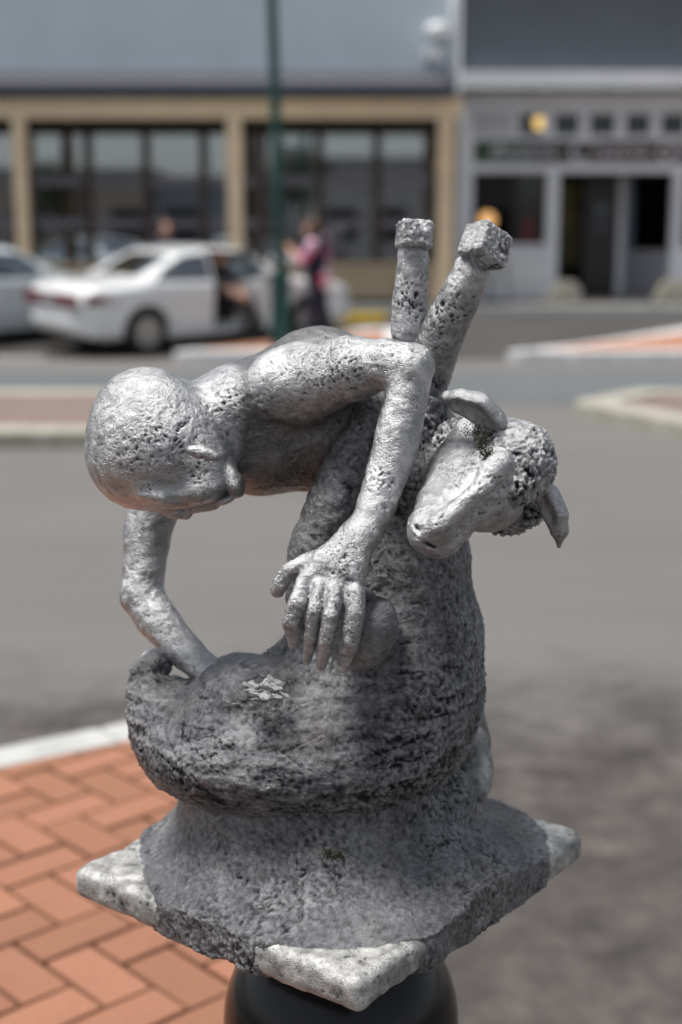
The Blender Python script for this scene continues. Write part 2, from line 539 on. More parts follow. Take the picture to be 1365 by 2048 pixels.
def project(v):
    d = v - np.array([0, 0, CAM_H])
    w = d[:, 1] * CP - d[:, 2] * SP
    return CX + FPX * d[:, 0] / w, CY - FPX * (d[:, 1] * SP + d[:, 2] * CP) / w
def sculpt(cl, name, mat, parent, h, style, seed=0, amp=1.0, scratches=(), pits=(), torso_shade=None):
    v, q = cl.net(h)
    n = vert_normals(v, q)
    fine = 0.0
    if style in ('wool', 'ropy', 'curl'):
        wp = 2.2 * np.stack([fbm(v * 70, 2, seed), fbm(v * 70 + 9, 2, seed + 1), fbm(v * 70 + 21, 2, seed + 2)], 1)
        w1, r1 = worley(v * (215 if style != 'curl' else 150) + wp, seed)
        w2, r2 = worley(v * 62 + wp * 0.6, seed + 9)
        grain = (0.52 - w1) * (0.6 + 0.9 * r1)
        area = np.clip(0.92 + 1.2 * fbm(v * 11, 3, seed + 60), 0.6, 1.35)
        fine = (0.0022 * grain + 0.0017 * fbm(v * 260, 3, seed + 5)) * area
        if style == 'curl':
            fine = fine * 1.7
        d = 0.0030 * fbm(v * 24, 4, seed) + 0.0016 * (0.5 - w2)
        rot = v @ np.array([(0.94, 0, 0.34), (0, 1, 0), (-0.34, 0, 0.94)]).T
        cr = np.abs(fbm(rot * np.array([16, 16, 34]), 4, seed + 40))
        crack = np.clip(1 - cr / 0.016, 0, 1) * np.clip(-0.2 + 4 * fbm(v * 12, 2, seed + 44), 0, 1)
        fine = fine - 0.0022 * crack
        if style == 'ropy':
            st = v * np.array([0.40, 0.40, 2.0]) + 0.01 * np.stack([fbm(v * 9, 2, 1)] * 3, 1)
            low = np.clip((1.17 - v[:, 2]) / 0.10, 0, 1)
            fine = fine + 0.0017 * fbm(st * 80, 3, seed + 2) * (0.35 + 0.65 * low)
            for c_, s_ in ((0.86, 0.5), (0.80, -0.6)):
                rr_ = np.stack([v[:, 0] * c_ + v[:, 2] * s_, v[:, 1] * 0.3, -v[:, 0] * s_ + v[:, 2] * c_], 1)
                ln = np.abs(fbm(rr_ * np.array([7, 7, 55]), 2, seed + 31))
                fine = fine - 0.0020 * np.clip(1 - ln / 0.035, 0, 1) * np.clip(0.2 + 3 * fbm(v * 11, 2, seed + 50), 0, 1) * low
    elif style == 'skin':
        wp = 1.6 * np.stack([fbm(v * 80, 2, seed), fbm(v * 80 + 9, 2, seed + 1), fbm(v * 80 + 21, 2, seed + 2)], 1)
        w1, r1 = worley(v * 150 + wp, seed)
        w3, r3 = worley(v * 230 + wp, seed + 6)
        msk = np.clip((fbm(v * 20, 3, seed + 8) + 0.02) * 5, 0, 1)
        d = 0.0012 * fbm(v * 26, 3, seed)
        fine = 0.0009 * fbm(v * 150, 3, seed + 4)
        fine = fine + 0.0012 * (w1 - 0.55) * msk
        fine = fine - 0.0015 * np.clip(1.25 - w1 / (0.08 + 0.18 * r1), 0, 1) * (r1 > 0.6) * (0.15 + 0.85 * msk)
        fine = fine - 0.0012 * np.clip(1.2 - w3 / 0.30, 0, 1) * (r3 > 0.55) * np.clip((fbm(v * 17 + 30, 2, seed + 9) + 0.1) * 4, 0, 1)
        hm = fbm(v * np.array([70, 70, 110]), 3, seed + 14)
        fine = fine + 0.0010 * hm * np.clip((fbm(v * 15 + 3, 2, seed + 18) + 0.05) * 4, 0, 1)
        cr = np.abs(fbm(v * 20 + 5, 3, seed + 21))
        fine = fine - 0.0008 * np.clip(1 - cr / 0.020, 0, 1) * np.clip(fbm(v * 12, 2, seed + 2) * 4, 0, 1)
    else:
        w1, r1 = worley(v * 120, seed)
        d = 0.0030 * fbm(v * 16, 4, seed)
        fine = 0.0012 * fbm(v * 90, 3, seed + 4) - 0.0014 * np.clip(1 - w1 / 0.4, 0, 1) * (r1 > 0.6)
    if len(pits):                                        # where the casting is spongy: (px, py, radius)
        px_, py_ = project(v)
        sp = 0
        for a_, b_, r_ in pits:
            sp = np.maximum(sp, np.clip(1.3 - np.hypot(px_ - a_, py_ - b_) / r_, 0, 1))
        w5, r5 = worley(v * 190 + 1.2 * fbm(v * 90, 2, seed)[:, None], seed + 77)
        fine = fine * (1 - 0.4 * sp) - sp * 0.0026 * np.clip(1.2 - w5 / (0.22 + 0.25 * r5), 0, 1) + sp * 0.0008 * (w5 - 0.4)
    fine = fine * amp
    if len(scratches):                                   # tool strokes scored into the wool: (x0, y0, x1, y1, half width)
        px_, py_ = project(v)
        wob = 9 * fbm(v * 30, 3, seed + 90)
        brk = np.clip(0.55 + 2.2 * fbm(v * 24, 2, seed + 95), 0, 1)
        for x0, y0, x1, y1, hw_ in scratches:
            ex, ey = x1 - x0, y1 - y0
            t_ = np.clip(((px_ - x0) * ex + (py_ - y0) * ey) / (ex * ex + ey * ey), 0, 1)
            dd = np.hypot(px_ + wob - x0 - t_ * ex, py_ + wob - y0 - t_ * ey)
            fine = fine - 0.0017 * brk * np.clip(1.2 - dd / hw_, 0, 1) * (n[:, 1] < 0)
    d = d + fine
    v = v + n * d[:, None]
    me = mesh_np(name, v - ROOT, q, mat)
    ra = me.attributes.new('relief', 'FLOAT', 'POINT')
    ra.data.foreach_set('value', np.clip(fine / 0.0012, -1.8, 1.8).astype(np.float32))
    if torso_shade is not None:
        ca = me.attributes.new('torso_shade', 'FLOAT', 'POINT')
        ca.data.foreach_set('value', torso_shade(v).astype(np.float32))
    return link(bpy.data.objects.new(name, me), parent)

statue = empty('shearing_statue', tuple(ROOT))
tag(statue, 'weathered silver grey cast statue of a shearer bent over a sheep, on a square plate', 'statue')

# ---- the plate: square, worn, turned corner-on
plate = Clay()
pc = np.array([-0.006, 1.500, (PLATE_TOP + PLATE_BOT) / 2])
prot = Euler((0, 0, R(-38)), 'XYZ')
pm = np.array(prot.to_matrix())
plate.box(pc, (0.199, 0.217, 0.019), prot, 0.013, 0.004)
for gx, gy, ln in ((0.192, 0.118, 0.05), (-0.192, -0.145, 0.045)):          # the saw cuts near two corners
    g = pc + pm @ np.array([gx, gy, 0.019])
    plate.box(g, (ln, 0.004, 0.007), prot, 0.003, 0.004, True)
sculpt(plate, 'base_plate', M_PALE, statue, 0.0026, 'plate', 5)

# ---- the mound that flows over the plate
mound = Clay()
prof_z = PLATE_TOP + np.array([-0.05, -0.02, 0.001, 0.006, 0.018, 0.038, 0.065, 0.095, 0.15])
prof_r = np.array([0.232, 0.235, 0.232, 0.217, 0.195, 0.172, 0.153, 0.145, 0.14])
def mound_fn(p):
    z = p[..., 2]
    lift = np.clip((z - PLATE_TOP) / 0.08, 0, 1)
    cx = 0.0 - 0.036 * lift
    dx, dy = p[..., 0] - cx, p[..., 1] - 1.506 + 0.009 * lift
    ang = np.arctan2(dy, dx)
    r = np.interp(z, prof_z, prof_r) * (1 + 0.018 * np.sin(3 * ang + 1) + 0.015 * np.sin(7 * ang))
    ex, ey = p[..., 0] - pc[0], p[..., 1] - pc[1]
    qa, qb = ex * pm[0, 0] + ey * pm[1, 0], ex * pm[0, 1] + ey * pm[1, 1]
    under = 0.0 + 0.0008 * np.sin(ang * 23) + 0.001 * np.sin(ang * 9 + 1)
    sq = np.maximum(np.abs(qa) - 0.202 + under, np.abs(qb) - 0.220 + under)
    f = np.maximum((np.hypot(dx, dy) - r) * 0.75, sq)
    return np.maximum(f, np.maximum((PLATE_BOT + 0.001 + 0.001 * np.sin(ang * 17)) - z, z - (PLATE_TOP + 0.13)))
mound.fn(mound_fn, (-0.27, 1.23, PLATE_BOT - 0.015), (0.26, 1.77, PLATE_TOP + 0.145), 0.004)
mound.ell(A(675, 1708, -0.185), (0.013, 0.02, 0.010), None, 0.006, True)
EL(mound, 905, 1588, -0.0, 46, 44, 60, 0, 0.03)
sculpt(mound, 'mound', M_WOOL, statue, 0.0021, 'wool', 11)

# ---- the sheep: crescent body sitting on its rump
sheep = Clay()
EL(sheep, 590, 1480, -0.035, 318, 148, 240, 0, 0.03)
sheep.chain(CH((640, 1478, -.035, 150), (765, 1400, -.02, 186)), 0.03)
sheep.chain(CH((772, 1362, -.01, 190), (785, 1270, .0, 182), (783, 1130, .005, 158), (790, 980, .0, 122), (822, 850, -.01, 74), (852, 740, -.01, 46)), 0.03)
sheep.chain(CH((620, 1370, .04, 100), (740, 1270, .03, 150)), 0.03)
sheep.chain(CH((380, 1465, -.03, 105), (332, 1430, -.03, 80), (303, 1392, -.025, 52), (292, 1352, -.015, 36), (304, 1330, -.005, 27), (326, 1334, .0, 20)), 0.02)   # hind leg curling up
EL(sheep, 500, 1372, -.07, 95, 52, 90, -8, 0.02)
EL(sheep, 470, 1345, -.03, 60, 32, 60, -10, 0.02)
sheep.chain(CH((755, 815, -.02, 42), (700, 930, -.04, 50), (655, 1030, -.05, 52), (628, 1110, -.05, 56), (640, 1200, -.04, 66)), 0.018)   # the leg held between
sheep.chain(CH((905, 960, -.05, 75), (960, 1000, -.07, 60)), 0.02)     # throat
sheep.chain(CH((690, 1230, -.07, 60), (742, 1272, -.1, 55)), 0.014)
EL(sheep, 345, 1356, -.045, 36, 26, 70, 8, 0.010, True)
SCR = [(400, 1395, 560, 1445, 3), (560, 1445, 700, 1420, 3), (330, 1440, 470, 1470, 3), (470, 1470, 640, 1400, 3), (640, 1400, 745, 1470, 3), (600, 1500, 760, 1440, 3), (520, 1520, 690, 1455, 3),
       (370, 1500, 560, 1500, 3), (690, 1530, 860, 1470, 3), (720, 1555, 880, 1500, 3), (640, 1560, 800, 1540, 3), (430, 1560, 640, 1580, 3), (380, 1530, 500, 1560, 3), (760, 1420, 930, 1390, 3),
       (790, 1350, 950, 1330, 2.5), (800, 1290, 950, 1270, 2.5), (700, 1400, 820, 1370, 2.5), (372, 1385, 362, 1500, 3), (430, 1400, 445, 1500, 2.5), (480, 1440, 600, 1530, 3), (300, 1480, 420, 1540, 3), (560, 1610, 760, 1600, 3), (820, 1210, 940, 1190, 2.5), (800, 1160, 930, 1130, 2.5), (690, 1370, 560, 1420, 2.5), (840, 1440, 930, 1420, 2.5), (650, 1450, 780, 1520, 2.5)]
sheep_body = sculpt(sheep, 'sheep_body', M_WOOL, statue, 0.0020, 'ropy', 23, 1.0, SCR)
kn_ = Clay()
EL(kn_, 738, 1268, -.158, 54, 80, 52, 24, 0.008)
EL(kn_, 700, 1245, -.130, 70, 80, 50, 0, 0.02)
sculpt(kn_, 'knee', mat_cast('cast_metal_rubbed', (0.10, 0.101, 0.106), (0.42, 0.425, 0.435), 260, 0.6, 420, 1.0, 0.42, 0.8, 0.0018, 0.5), statue, 0.0016, 'skin', 27, 0.8)
hk = Clay()
hk.chain(CH((335, 1380, .03, 26), (350, 1372, .03, 22)), 0.01)
hk.chain(CH((296, 1345, .035, 24), (306, 1322, .035, 26), (324, 1324, .035, 18)), 0.01)
sculpt(hk, 'hind_hoof', M_SKIN, statue, 0.0022, 'skin', 29)

# ---- forelegs up in the air, with square hooves
for pts, hoof, seed in (
    ([(827, 512, -.01, 31), (826, 545, -.01, 33), (820, 610, -.008, 35), (824, 668, -.005, 40), (834, 720, 0, 44)], (828, 470, -.012, 33, 28, 4, 14), 3),
    ([(943, 546, -.05, 38), (925, 585, -.045, 42), (898, 640, -.035, 44), (872, 700, -.02, 46), (858, 752, 0, 44)], (970, 492, -.06, 40, 36, 31, 30), 7),
):
    leg = Clay()
    leg.chain(CH(*pts), 0.012)
    lo_ = sculpt(leg, 'foreleg', M_SKIN, statue, 0.0015, 'skin', seed, 1.1, (), ((825, 600, 60), (900, 620, 60)))
    px, py, yo, hx, hy, roll, yaw = hoof
    p, s = at(px, py, Y0 + yo)
    hf = Clay()
    hf.box(p, (hx * s, 0.9 * hx * s, hy * s), Euler((R(-10), R(roll), R(yaw)), 'XYZ'), 0.0045, 0.004)
    q0, s0 = at(pts[0][0], pts[0][1], Y0 + pts[0][2])
    hf.cap(p, q0, 0.0105, 0.0125, 0.004)
    ho = sculpt(hf, 'hoof', M_SKIN if seed == 3 else M_CURL, lo_, 0.0014, 'wool', seed + 50, 0.7)

# ---- the sheep's head, nose down to the left
head = Clay()
head.chain(CH((1010, 938, -.125, 62), (955, 985, -.142, 60), (908, 1035, -.160, 50), (876, 1064, -.168, 42)), 0.02)
EL(head, 860, 1070, -.176, 36, 34, 34, 40, 0.014)
EL(head, 893, 1086, -.166, 26, 20, 30, -20, 0.016)
head.chain(CH((945, 868, -.075, 40), (905, 945, -.105, 50), (874, 1005, -.130, 42), (858, 1050, -.155, 32)), 0.028)    # near cheek
head.chain(CH((1008, 930, -.176, 20), (955, 982, -.190, 20), (880, 1050, -.198, 18)), 0.022)                         # bridge of the nose
EL(head, 990, 934, -.178, 42, 24, 24, -42, 0.008)                                                                   # brow
EL(head, 985, 1020, -.125, 60, 42, 50, -15, 0.02)
EL(head, 972, 896, -.155, 34, 12, 26, 48, 0.006, True)                                                              # eye hollow
EL(head, 838, 1066, -.206, 10, 6, 60, 50, 0.003, True)
EL(head, 864, 1098, -.206, 18, 5, 60, 28, 0.003, True)
EL(head, 868, 1044, -.224, 11, 6, 30, 55, 0.003, True)
EL(head, 872, 1062, -.224, 5, 12, 26, 20, 0.003, True)
shead = sculpt(head, 'sheep_head', M_SKIN, statue, 0.0014, 'skin', 37, 0.8, (), ((880, 1050, 35), (950, 960, 40)))
top = Clay()
EL(top, 1040, 922, -.116, 74, 80, 74, -25, 0.02)
EL(top, 1000, 880, -.095, 58, 44, 60, 25, 0.02)
EL(top, 1022, 975, -.138, 46, 40, 46, 0, 0.015)
EL(top, 1030, 1025, -.075, 66, 40, 60, -15, 0.02)
EL(top, 930, 910, -.04, 70, 80, 60, 0, 0.02)
sculpt(top, 'poll_wool', M_CURL, shead, 0.0015, 'curl', 41)
for name_pts, off_, seed in (
    ([(1002, 874, -.112, 20), (984, 842, -.122, 29), (955, 816, -.124, 33), (922, 803, -.116, 28), (898, 796, -.108, 17), (882, 794, -.102, 6)], (-12, 22, -.013), 1),
    ([(1076, 964, -.098, 20), (1096, 996, -.114, 27), (1111, 1030, -.120, 27), (1119, 1060, -.120, 19), (1118, 1092, -.118, 5)], (-22, 8, -.012), 2),
):
    hol = [(a_ + off_[0], b_ + off_[1], c_ + off_[2], d_ * 0.86) for a_, b_, c_, d_ in name_pts[1:]]
    ear = Clay()
    ear.chain(CH(*name_pts), 0.010)
    ear.chain(CH(*hol), 0.006, True)
    sculpt(ear, 'ear', M_SKIN, shead, 0.0013, 'skin', 60 + seed, 0.45)

# ---- the shearer
man = Clay()
# skull and face
EL(man, 290, 860, -.035, 113, 126, 112, 8, 0.02)
EL(man, 325, 905, -.045, 120, 104, 108, -18, 0.03)
EL(man, 276, 930, -.035, 82, 70, 92, 20, 0.03)           # forehead
EL(man, 405, 935, -.045, 62, 66, 90, 0, 0.02)
EL(man, 330, 988, -.060, 66, 24, 62, 8, 0.010)           # brow
EL(man, 400, 980, -.080, 44, 26, 42, -14, 0.014)         # near cheek
EL(man, 318, 990, -.088, 40, 14, 30, 10, 0.012)          # near brow ridge
man.chain(CH((318, 1004, -.045, 20), (345, 1020, -.048, 17), (372, 1026, -.048, 13)), 0.006)   # nose
man.chain(CH((392, 1008, -.05, 18), (425, 1004, -.05, 16)), 0.006)                               # lips
man.chain(CH((425, 958, -.05, 36), (464, 974, -.047, 21)), 0.010)                                # jaw and chin
EL(man, 462, 948, -.060, 14, 26, 30, -20, 0.006)
EL(man, 448, 998, -.06, 26, 10, 30, -18, 0.004)
EL(man, 476, 980, -.06, 12, 15, 26, -15, 0.004)
EL(man, 468, 966, -.064, 19, 26, 30, -25, 0.004)
EL(man, 352, 1003, -.108, 24, 6, 22, 10, 0.004, True)    # eye hollow
EL(man, 402, 1014, -.075, 26, 4, 30, -8, 0.003, True)    # mouth
EL(man, 440, 940, -.128, 14, 40, 24, -25, 0.012, True)   # behind the jaw
# ear
EL(man, 404, 905, -.106, 33, 15, 15, 14, 0.007)
EL(man, 430, 914, -.104, 12, 7, 12, 20, 0.006)
EL(man, 408, 920, -.128, 24, 6, 16, 14, 0.004, True)
# neck, back, torso
man.chain(CH((385, 862, -.01, 84), (450, 838, .015, 88), (520, 848, .035, 126)), 0.025)
man.chain(CH((520, 850, .035, 132), (640, 828, .05, 158), (760, 850, .06, 140), (815, 900, .07, 110)), 0.03)
EL(man, 632, 722, .03, 80, 60, 80, -10, 0.03)          # shoulder blade
man.chain(CH((500, 800, -.02, 60), (560, 770, -.03, 70)), 0.03)
# near arm
man.chain(CH((615, 762, -.035, 78), (700, 738, -.065, 66), (770, 728, -.085, 52), (822, 732, -.100, 42)), 0.016)
man.chain(CH((822, 735, -.100, 40), (812, 800, -.105, 44), (790, 900, -.115, 46), (757, 1000, -.130, 40), (730, 1062, -.145, 33)), 0.010)
EL(man, 841, 716, -.100, 19, 17, 24, 30, 0.010)
# hand on the sheep
man.chain(CH((722, 1068, -.148, 34), (690, 1125, -.165, 34), (672, 1165, -.172, 28)), 0.010)
man.chain(CH((705, 1080, -.150, 30), (655, 1125, -.162, 28), (625, 1155, -.165, 22)), 0.010)
man.chain(CH((718, 1090, -.155, 26), (708, 1150, -.172, 26), (704, 1190, -.176, 22)), 0.010)
man.chain(CH((612, 1158, -.168, 19), (596, 1205, -.180, 19), (584, 1242, -.178, 19), (588, 1286, -.165, 12)), 0.003)
man.chain(CH((641, 1172, -.177, 17), (630, 1222, -.190, 15), (623, 1270, -.188, 14), (615, 1320, -.174, 10)), 0.003)
man.chain(CH((673, 1178, -.183, 18), (662, 1232, -.198, 17), (653, 1280, -.196, 16), (643, 1330, -.182, 12)), 0.003)
man.chain(CH((709, 1188, -.184, 22), (711, 1225, -.195, 21), (701, 1280, -.197, 18), (686, 1334, -.188, 13)), 0.003)
man.chain(CH((672, 1112, -.160, 26), (618, 1126, -.150, 22), (578, 1142, -.150, 18), (563, 1165, -.150, 17), (556, 1180, -.148, 15)), 0.006)   # thumb
# far arm
man.chain(CH((430, 850, .08, 60), (320, 980, .075, 52), (296, 1060, .065, 48), (290, 1130, .055, 43), (283, 1190, .045, 40)), 0.014)
man.chain(CH((283, 1190, .045, 39), (312, 1235, .03, 42), (355, 1285, .01, 38), (405, 1335, -.015, 33), (452, 1365, -.03, 32)), 0.010)
# hips and the legs hidden behind the sheep
man.chain(CH((800, 900, .08, 110), (850, 1100, .10, 85), (890, 1330, .11, 60), (940, 1480, .10, 42)), 0.03)
def chain_dist(v, pts):
    out = None
    for (a, ra), (b, rb) in zip(pts[:-1], pts[1:]):
        ba = b - a
        t_ = np.clip(((v - a) @ ba) / (ba @ ba), 0, 1)
        d_ = np.linalg.norm(v - a - t_[:, None] * ba, axis=1) - (ra + (rb - ra) * t_)
        out = d_ if out is None else np.minimum(out, d_)
    return out
def singlet_shade(v):  # mask for the shade painted over torso and hips
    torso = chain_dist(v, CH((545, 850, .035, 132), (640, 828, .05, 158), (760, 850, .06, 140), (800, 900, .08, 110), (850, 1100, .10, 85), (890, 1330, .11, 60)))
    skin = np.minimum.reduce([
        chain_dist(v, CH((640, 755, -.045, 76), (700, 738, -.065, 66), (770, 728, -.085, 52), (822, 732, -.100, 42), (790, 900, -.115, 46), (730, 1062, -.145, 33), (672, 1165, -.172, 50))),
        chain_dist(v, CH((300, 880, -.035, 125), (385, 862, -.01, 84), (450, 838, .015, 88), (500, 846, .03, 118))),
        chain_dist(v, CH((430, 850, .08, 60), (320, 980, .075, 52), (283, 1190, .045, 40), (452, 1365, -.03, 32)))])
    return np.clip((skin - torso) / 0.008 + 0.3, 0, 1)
figure = sculpt(man, 'shearer', M_SKIN, statue, 0.00145, 'skin', 71, 0.8, (), ((335, 870, 75), (270, 905, 50), (390, 935, 40), (450, 800, 40), (690, 740, 45), (800, 690, 40), (690, 1130, 45), (770, 960, 40), (655, 770, 40)), singlet_shade)
boot = Clay()
EL(boot, 938, 1500, .10, 44, 92, 60, -6, 0.012)
EL(boot, 952, 1555, .08, 34, 44, 60, 0, 0.012)
sculpt(boot, 'boot', M_PALE, statue, 0.0026, 'plate', 77)

# ---- curls of shorn fleece under the far hand
rng = random.Random(4)
for i in range(22):
    px, py = 532 + rng.gauss(0, 28), 1386 + rng.gauss(0, 13)
    cc = Clay()
    p, s = at(px, py, Y0 - 0.152 + 0.0012 * (1400 - py) * 0.6)
    L = rng.uniform(7, 20) * s
    rot_ = Euler((R(rng.uniform(-70, 10)), R(rng.uniform(-10, 50)), R(rng.uniform(-30, 30))), 'XYZ')
    cc.box(p, (L, rng.uniform(3, 7) * s, rng.uniform(2, 4) * s), rot_, 0.0006, 0.002)
    cc.box(p + np.array([L * .5, 0, -.001]), (L * .5, rng.uniform(4, 8) * s, rng.uniform(2, 3) * s), Euler((R(rng.uniform(-60, 0)), R(rng.uniform(-30, 60)), R(rng.uniform(-40, 40)))), 0.0006, 0.002)
    sculpt(cc, 'fleece_curl', M_CURL, statue, 0.0012, 'plate', 80 + i)

# ---- moss
def moss(spots, n, parent, seed):
    rg = random.Random(seed)
    mb = MB()
    for px, py, yo, rx, ry in spots:
        for i in range(n):
            p, s = at(px + rg.gauss(0, rx), py + rg.gauss(0, ry), Y0 + yo)
            p = Vector(p - ROOT)
            d = Vector((rg.uniform(-1, 1), rg.uniform(-1.2, 0.1), rg.uniform(-.2, 1))).normalized() * rg.uniform(.0012, .0035)
            w = d.orthogonal().normalized() * rg.uniform(.0005, .0011)
            mb.add([p - w, p + w, p + d], [(0, 1, 2)])
    o = mb.build('moss', M_MOSS, parent)
    o['kind'] = 'stuff'
moss([(955, 862, -.128, 20, 7), (968, 890, -.148, 7, 14), (980, 912, -.165, 10, 5)], 230, shead, 5)
moss([(672, 1712, -.176, 16, 7)], 200, statue, 6)

# ---- the glossy black ball-topped bollard under the plate
ball_c = np.array([0.0, 1.5, 0.700])
bol = empty('ball_top_bollard', (0, 1.5, 0.0))
tag(bol, 'glossy black bollard with a ball top carrying the statue', 'bollard')
mb = MB()
prof = [(0.052, 0.700 - 0.125)] + [(0.136 * math.cos(t), 0.700 + 0.136 * math.sin(t)) for t in [R(a) for a in range(-66, 75, 6)]] + [(0.045, 0.838), (0.045, 0.868), (0.088, 0.871), (0.088, PLATE_BOT - 0.006)]
mb.lathe(prof, 64)
mb.build('ball', M_BLACK, bol)
mb = MB()
mb.lathe([(0.085, 0.13), (0.085, 0.20), (0.070, 0.215), (0.066, 0.50), (0.082, 0.53), (0.082, 0.56), (0.056, 0.58)], 48)
mb.build('post', M_BLACK, bol)

# ================================================================ the street
def ground_z(Y):
    return 0.0 if Y < 18.0 else min(0.25, 0.25 * (Y - 18.0) / 4.0)
FOOT_Z = 0.38
WALL_Y = 24.5

def mat_asphalt(name, lo, hi, patch_lo, patch_scale, rough=0.85):
    t = NT(name)
    c = t.coord()
    f = t.noise(c, 90, 4, 0.7)
    b = t.noise(c, patch_scale, 6, 0.62)
    st = t.noise(t.coord((0.35, 1, 1)), 0.8, 4, 0.6)
    col = t.ramp(f, [(0.3, lo), (0.7, hi)])
    col = t.mix(t.ramp(b, [(0.38, (1, 1, 1)), (0.62, (0, 0, 0))]), col, patch_lo)
    col = t.mix(t.math('MULTIPLY', t.ramp(st, [(0.45, (0, 0, 0)), (0.7, (1, 1, 1))]), 0.25), col, patch_lo)
    t.set(base=col, rough=rough, spec=0.3)
    t.bump(f, 0.004)
    return t.m
def mat_road():
    """grey asphalt, with an older, browner, patchy surface where it has not been resealed (nearest the near kerb)"""
    t = NT('asphalt')
    c = t.coord()
    f = t.noise(c, 110, 4, 0.7)
    b = t.noise(c, 0.5, 6, 0.6)
    st = t.noise(t.coord((0.12, 1, 1)), 1.1, 4, 0.6)
    new = t.ramp(f, [(0.3, (0.120, 0.114, 0.110)), (0.7, (0.20, 0.191, 0.183))])
    new = t.mix(t.math('MULTIPLY', t.ramp(b, [(0.4, (1, 1, 1)), (0.62, (0, 0, 0))]), 0.4), new, (0.135, 0.128, 0.124))
    new = t.mix(t.math('MULTIPLY', t.ramp(st, [(0.5, (0, 0, 0)), (0.66, (1, 1, 1))]), 0.30), new, (0.12, 0.115, 0.112))
    m1 = t.noise(c, 3.2, 5, 0.65)
    m2 = t.noise(c, 9.0, 4, 0.6)
    old = t.ramp(t.math('ADD', t.math('MULTIPLY', m1, 0.6), t.math('MULTIPLY', m2, 0.4)), [(0.36, (0.042, 0.037, 0.034)), (0.5, (0.076, 0.068, 0.063)), (0.66, (0.125, 0.113, 0.106))])
    sx = t.n('SeparateXYZ')
    t.l(c, sx.inputs[0])
    e = t.math('ADD', sx.outputs[1], t.math('ADD', t.math('MULTIPLY', t.noise(c, 1.6, 5, 0.65), 2.2), t.math('MULTIPLY', m2, 0.8)))
    k = t.n('MapRange', interpolation_type='SMOOTHSTEP')
    k.inputs['From Min'].default_value = 5.3
    k.inputs['From Max'].default_value = 6.9
    k.inputs['To Min'].default_value = 1.0
    k.inputs['To Max'].default_value = 0.0
    t.l(e, k.inputs['Value'])
    t.set(base=t.mix(k.outputs[0], new, old), rough=0.85, spec=0.3)
    t.bump(f, 0.004)
    return t.m
M_ROAD = mat_road()
M_LANE = mat_asphalt('blue_grey_asphalt', (0.105, 0.118, 0.122), (0.165, 0.182, 0.188), (0.11, 0.12, 0.125), 0.3)
M_BAY = mat_asphalt('parking_bay_asphalt', (0.055, 0.052, 0.050), (0.115, 0.108, 0.104), (0.060, 0.057, 0.055), 0.5)
M_KERB = mat_plain('concrete_kerb', (0.42, 0.425, 0.41), 0.85, 0.2, 5, bump=0.003, bscale=120)
M_KERB_W = mat_plain('painted_kerb', (0.66, 0.67, 0.67), 0.7, 0.15, 4, bump=0.002, bscale=120)
M_KERB_B = mat_plain('buff_kerb', (0.36, 0.345, 0.29), 0.85, 0.22, 5, bump=0.003, bscale=120)
M_JOINT = mat_plain('paving_sand', (0.085, 0.052, 0.038), 0.95, 0.35, 30, bump=0.002, bscale=300)

def mat_paver(name, col):
    t = NT(name)
    c = t.coord()
    info = t.n('ObjectInfo')
    f = t.noise(c, 40, 5, 0.65)
    g = t.noise(c, 5, 3, 0.6)
    tint = t.ramp(info.outputs['Random'], [(0.0, tuple(x * 0.84 for x in col)), (0.5, col), (1.0, tuple(min(1, x * 1.10) for x in col))])
    base = t.mix(t.ramp(f, [(0.35, (0, 0, 0)), (0.75, (0.30, 0.30, 0.30))]), tint, tuple(x * 0.55 for x in col))
    base = t.mix(t.ramp(g, [(0.5, (0, 0, 0)), (0.8, (0.3, 0.3, 0.3))]), base, tuple(x * 0.6 for x in col))
    t.set(base=base, rough=0.88, spec=0.25)
    t.bump(t.noise(c, 260, 4, 0.7), 0.0015)
    return t.m
M_PAVER = mat_paver('terracotta_paver', (0.33, 0.155, 0.096))

def mat_brickfield(name, col, scale):
    """paving too far away to tell the pieces apart"""
    t = NT(name)
    c = t.coord()
    b = t.n('TexBrick')
    b.inputs['Scale'].default_value = scale
    b.inputs['Color1'].default_value = (*col, 1)
    b.inputs['Color2'].default_value = (*[x * 0.8 for x in col], 1)
    b.inputs['Mortar'].default_value = (*[x * 0.45 for x in col], 1)
    t.l(c, b.inputs['Vector'])
    col2 = t.mix(t.math('MULTIPLY', t.noise(c, 1.5, 4, 0.6), 0.5), b.outputs['Color'], tuple(x * 0.7 for x in col))
    t.set(base=col2, rough=0.9, spec=0.25)
    return t.m
M_BRICK_O = mat_brickfield('orange_brick_paving', (0.46, 0.235, 0.155), 4.3)
M_BRICK_P = mat_brickfield('dusty_pink_brick_paving', (0.25, 0.19, 0.168), 4.3)

def sheet(name, poly, z, mat, parent=None, kind='structure'):
    mb = MB()
    fz = z if callable(z) else (lambda x, y: z)
    mb.add([(x, y, fz(x, y)) for x, y in poly], [tuple(range(len(poly)))])
    if name == 'parking_strip':
        mb.f = [(0, 1, 2, 5), (5, 2, 3, 4)]
        mb.sm = [False, False]
    o = mb.build(name, mat, parent)
    if kind and parent is None:
        o['kind'] = kind
    return o

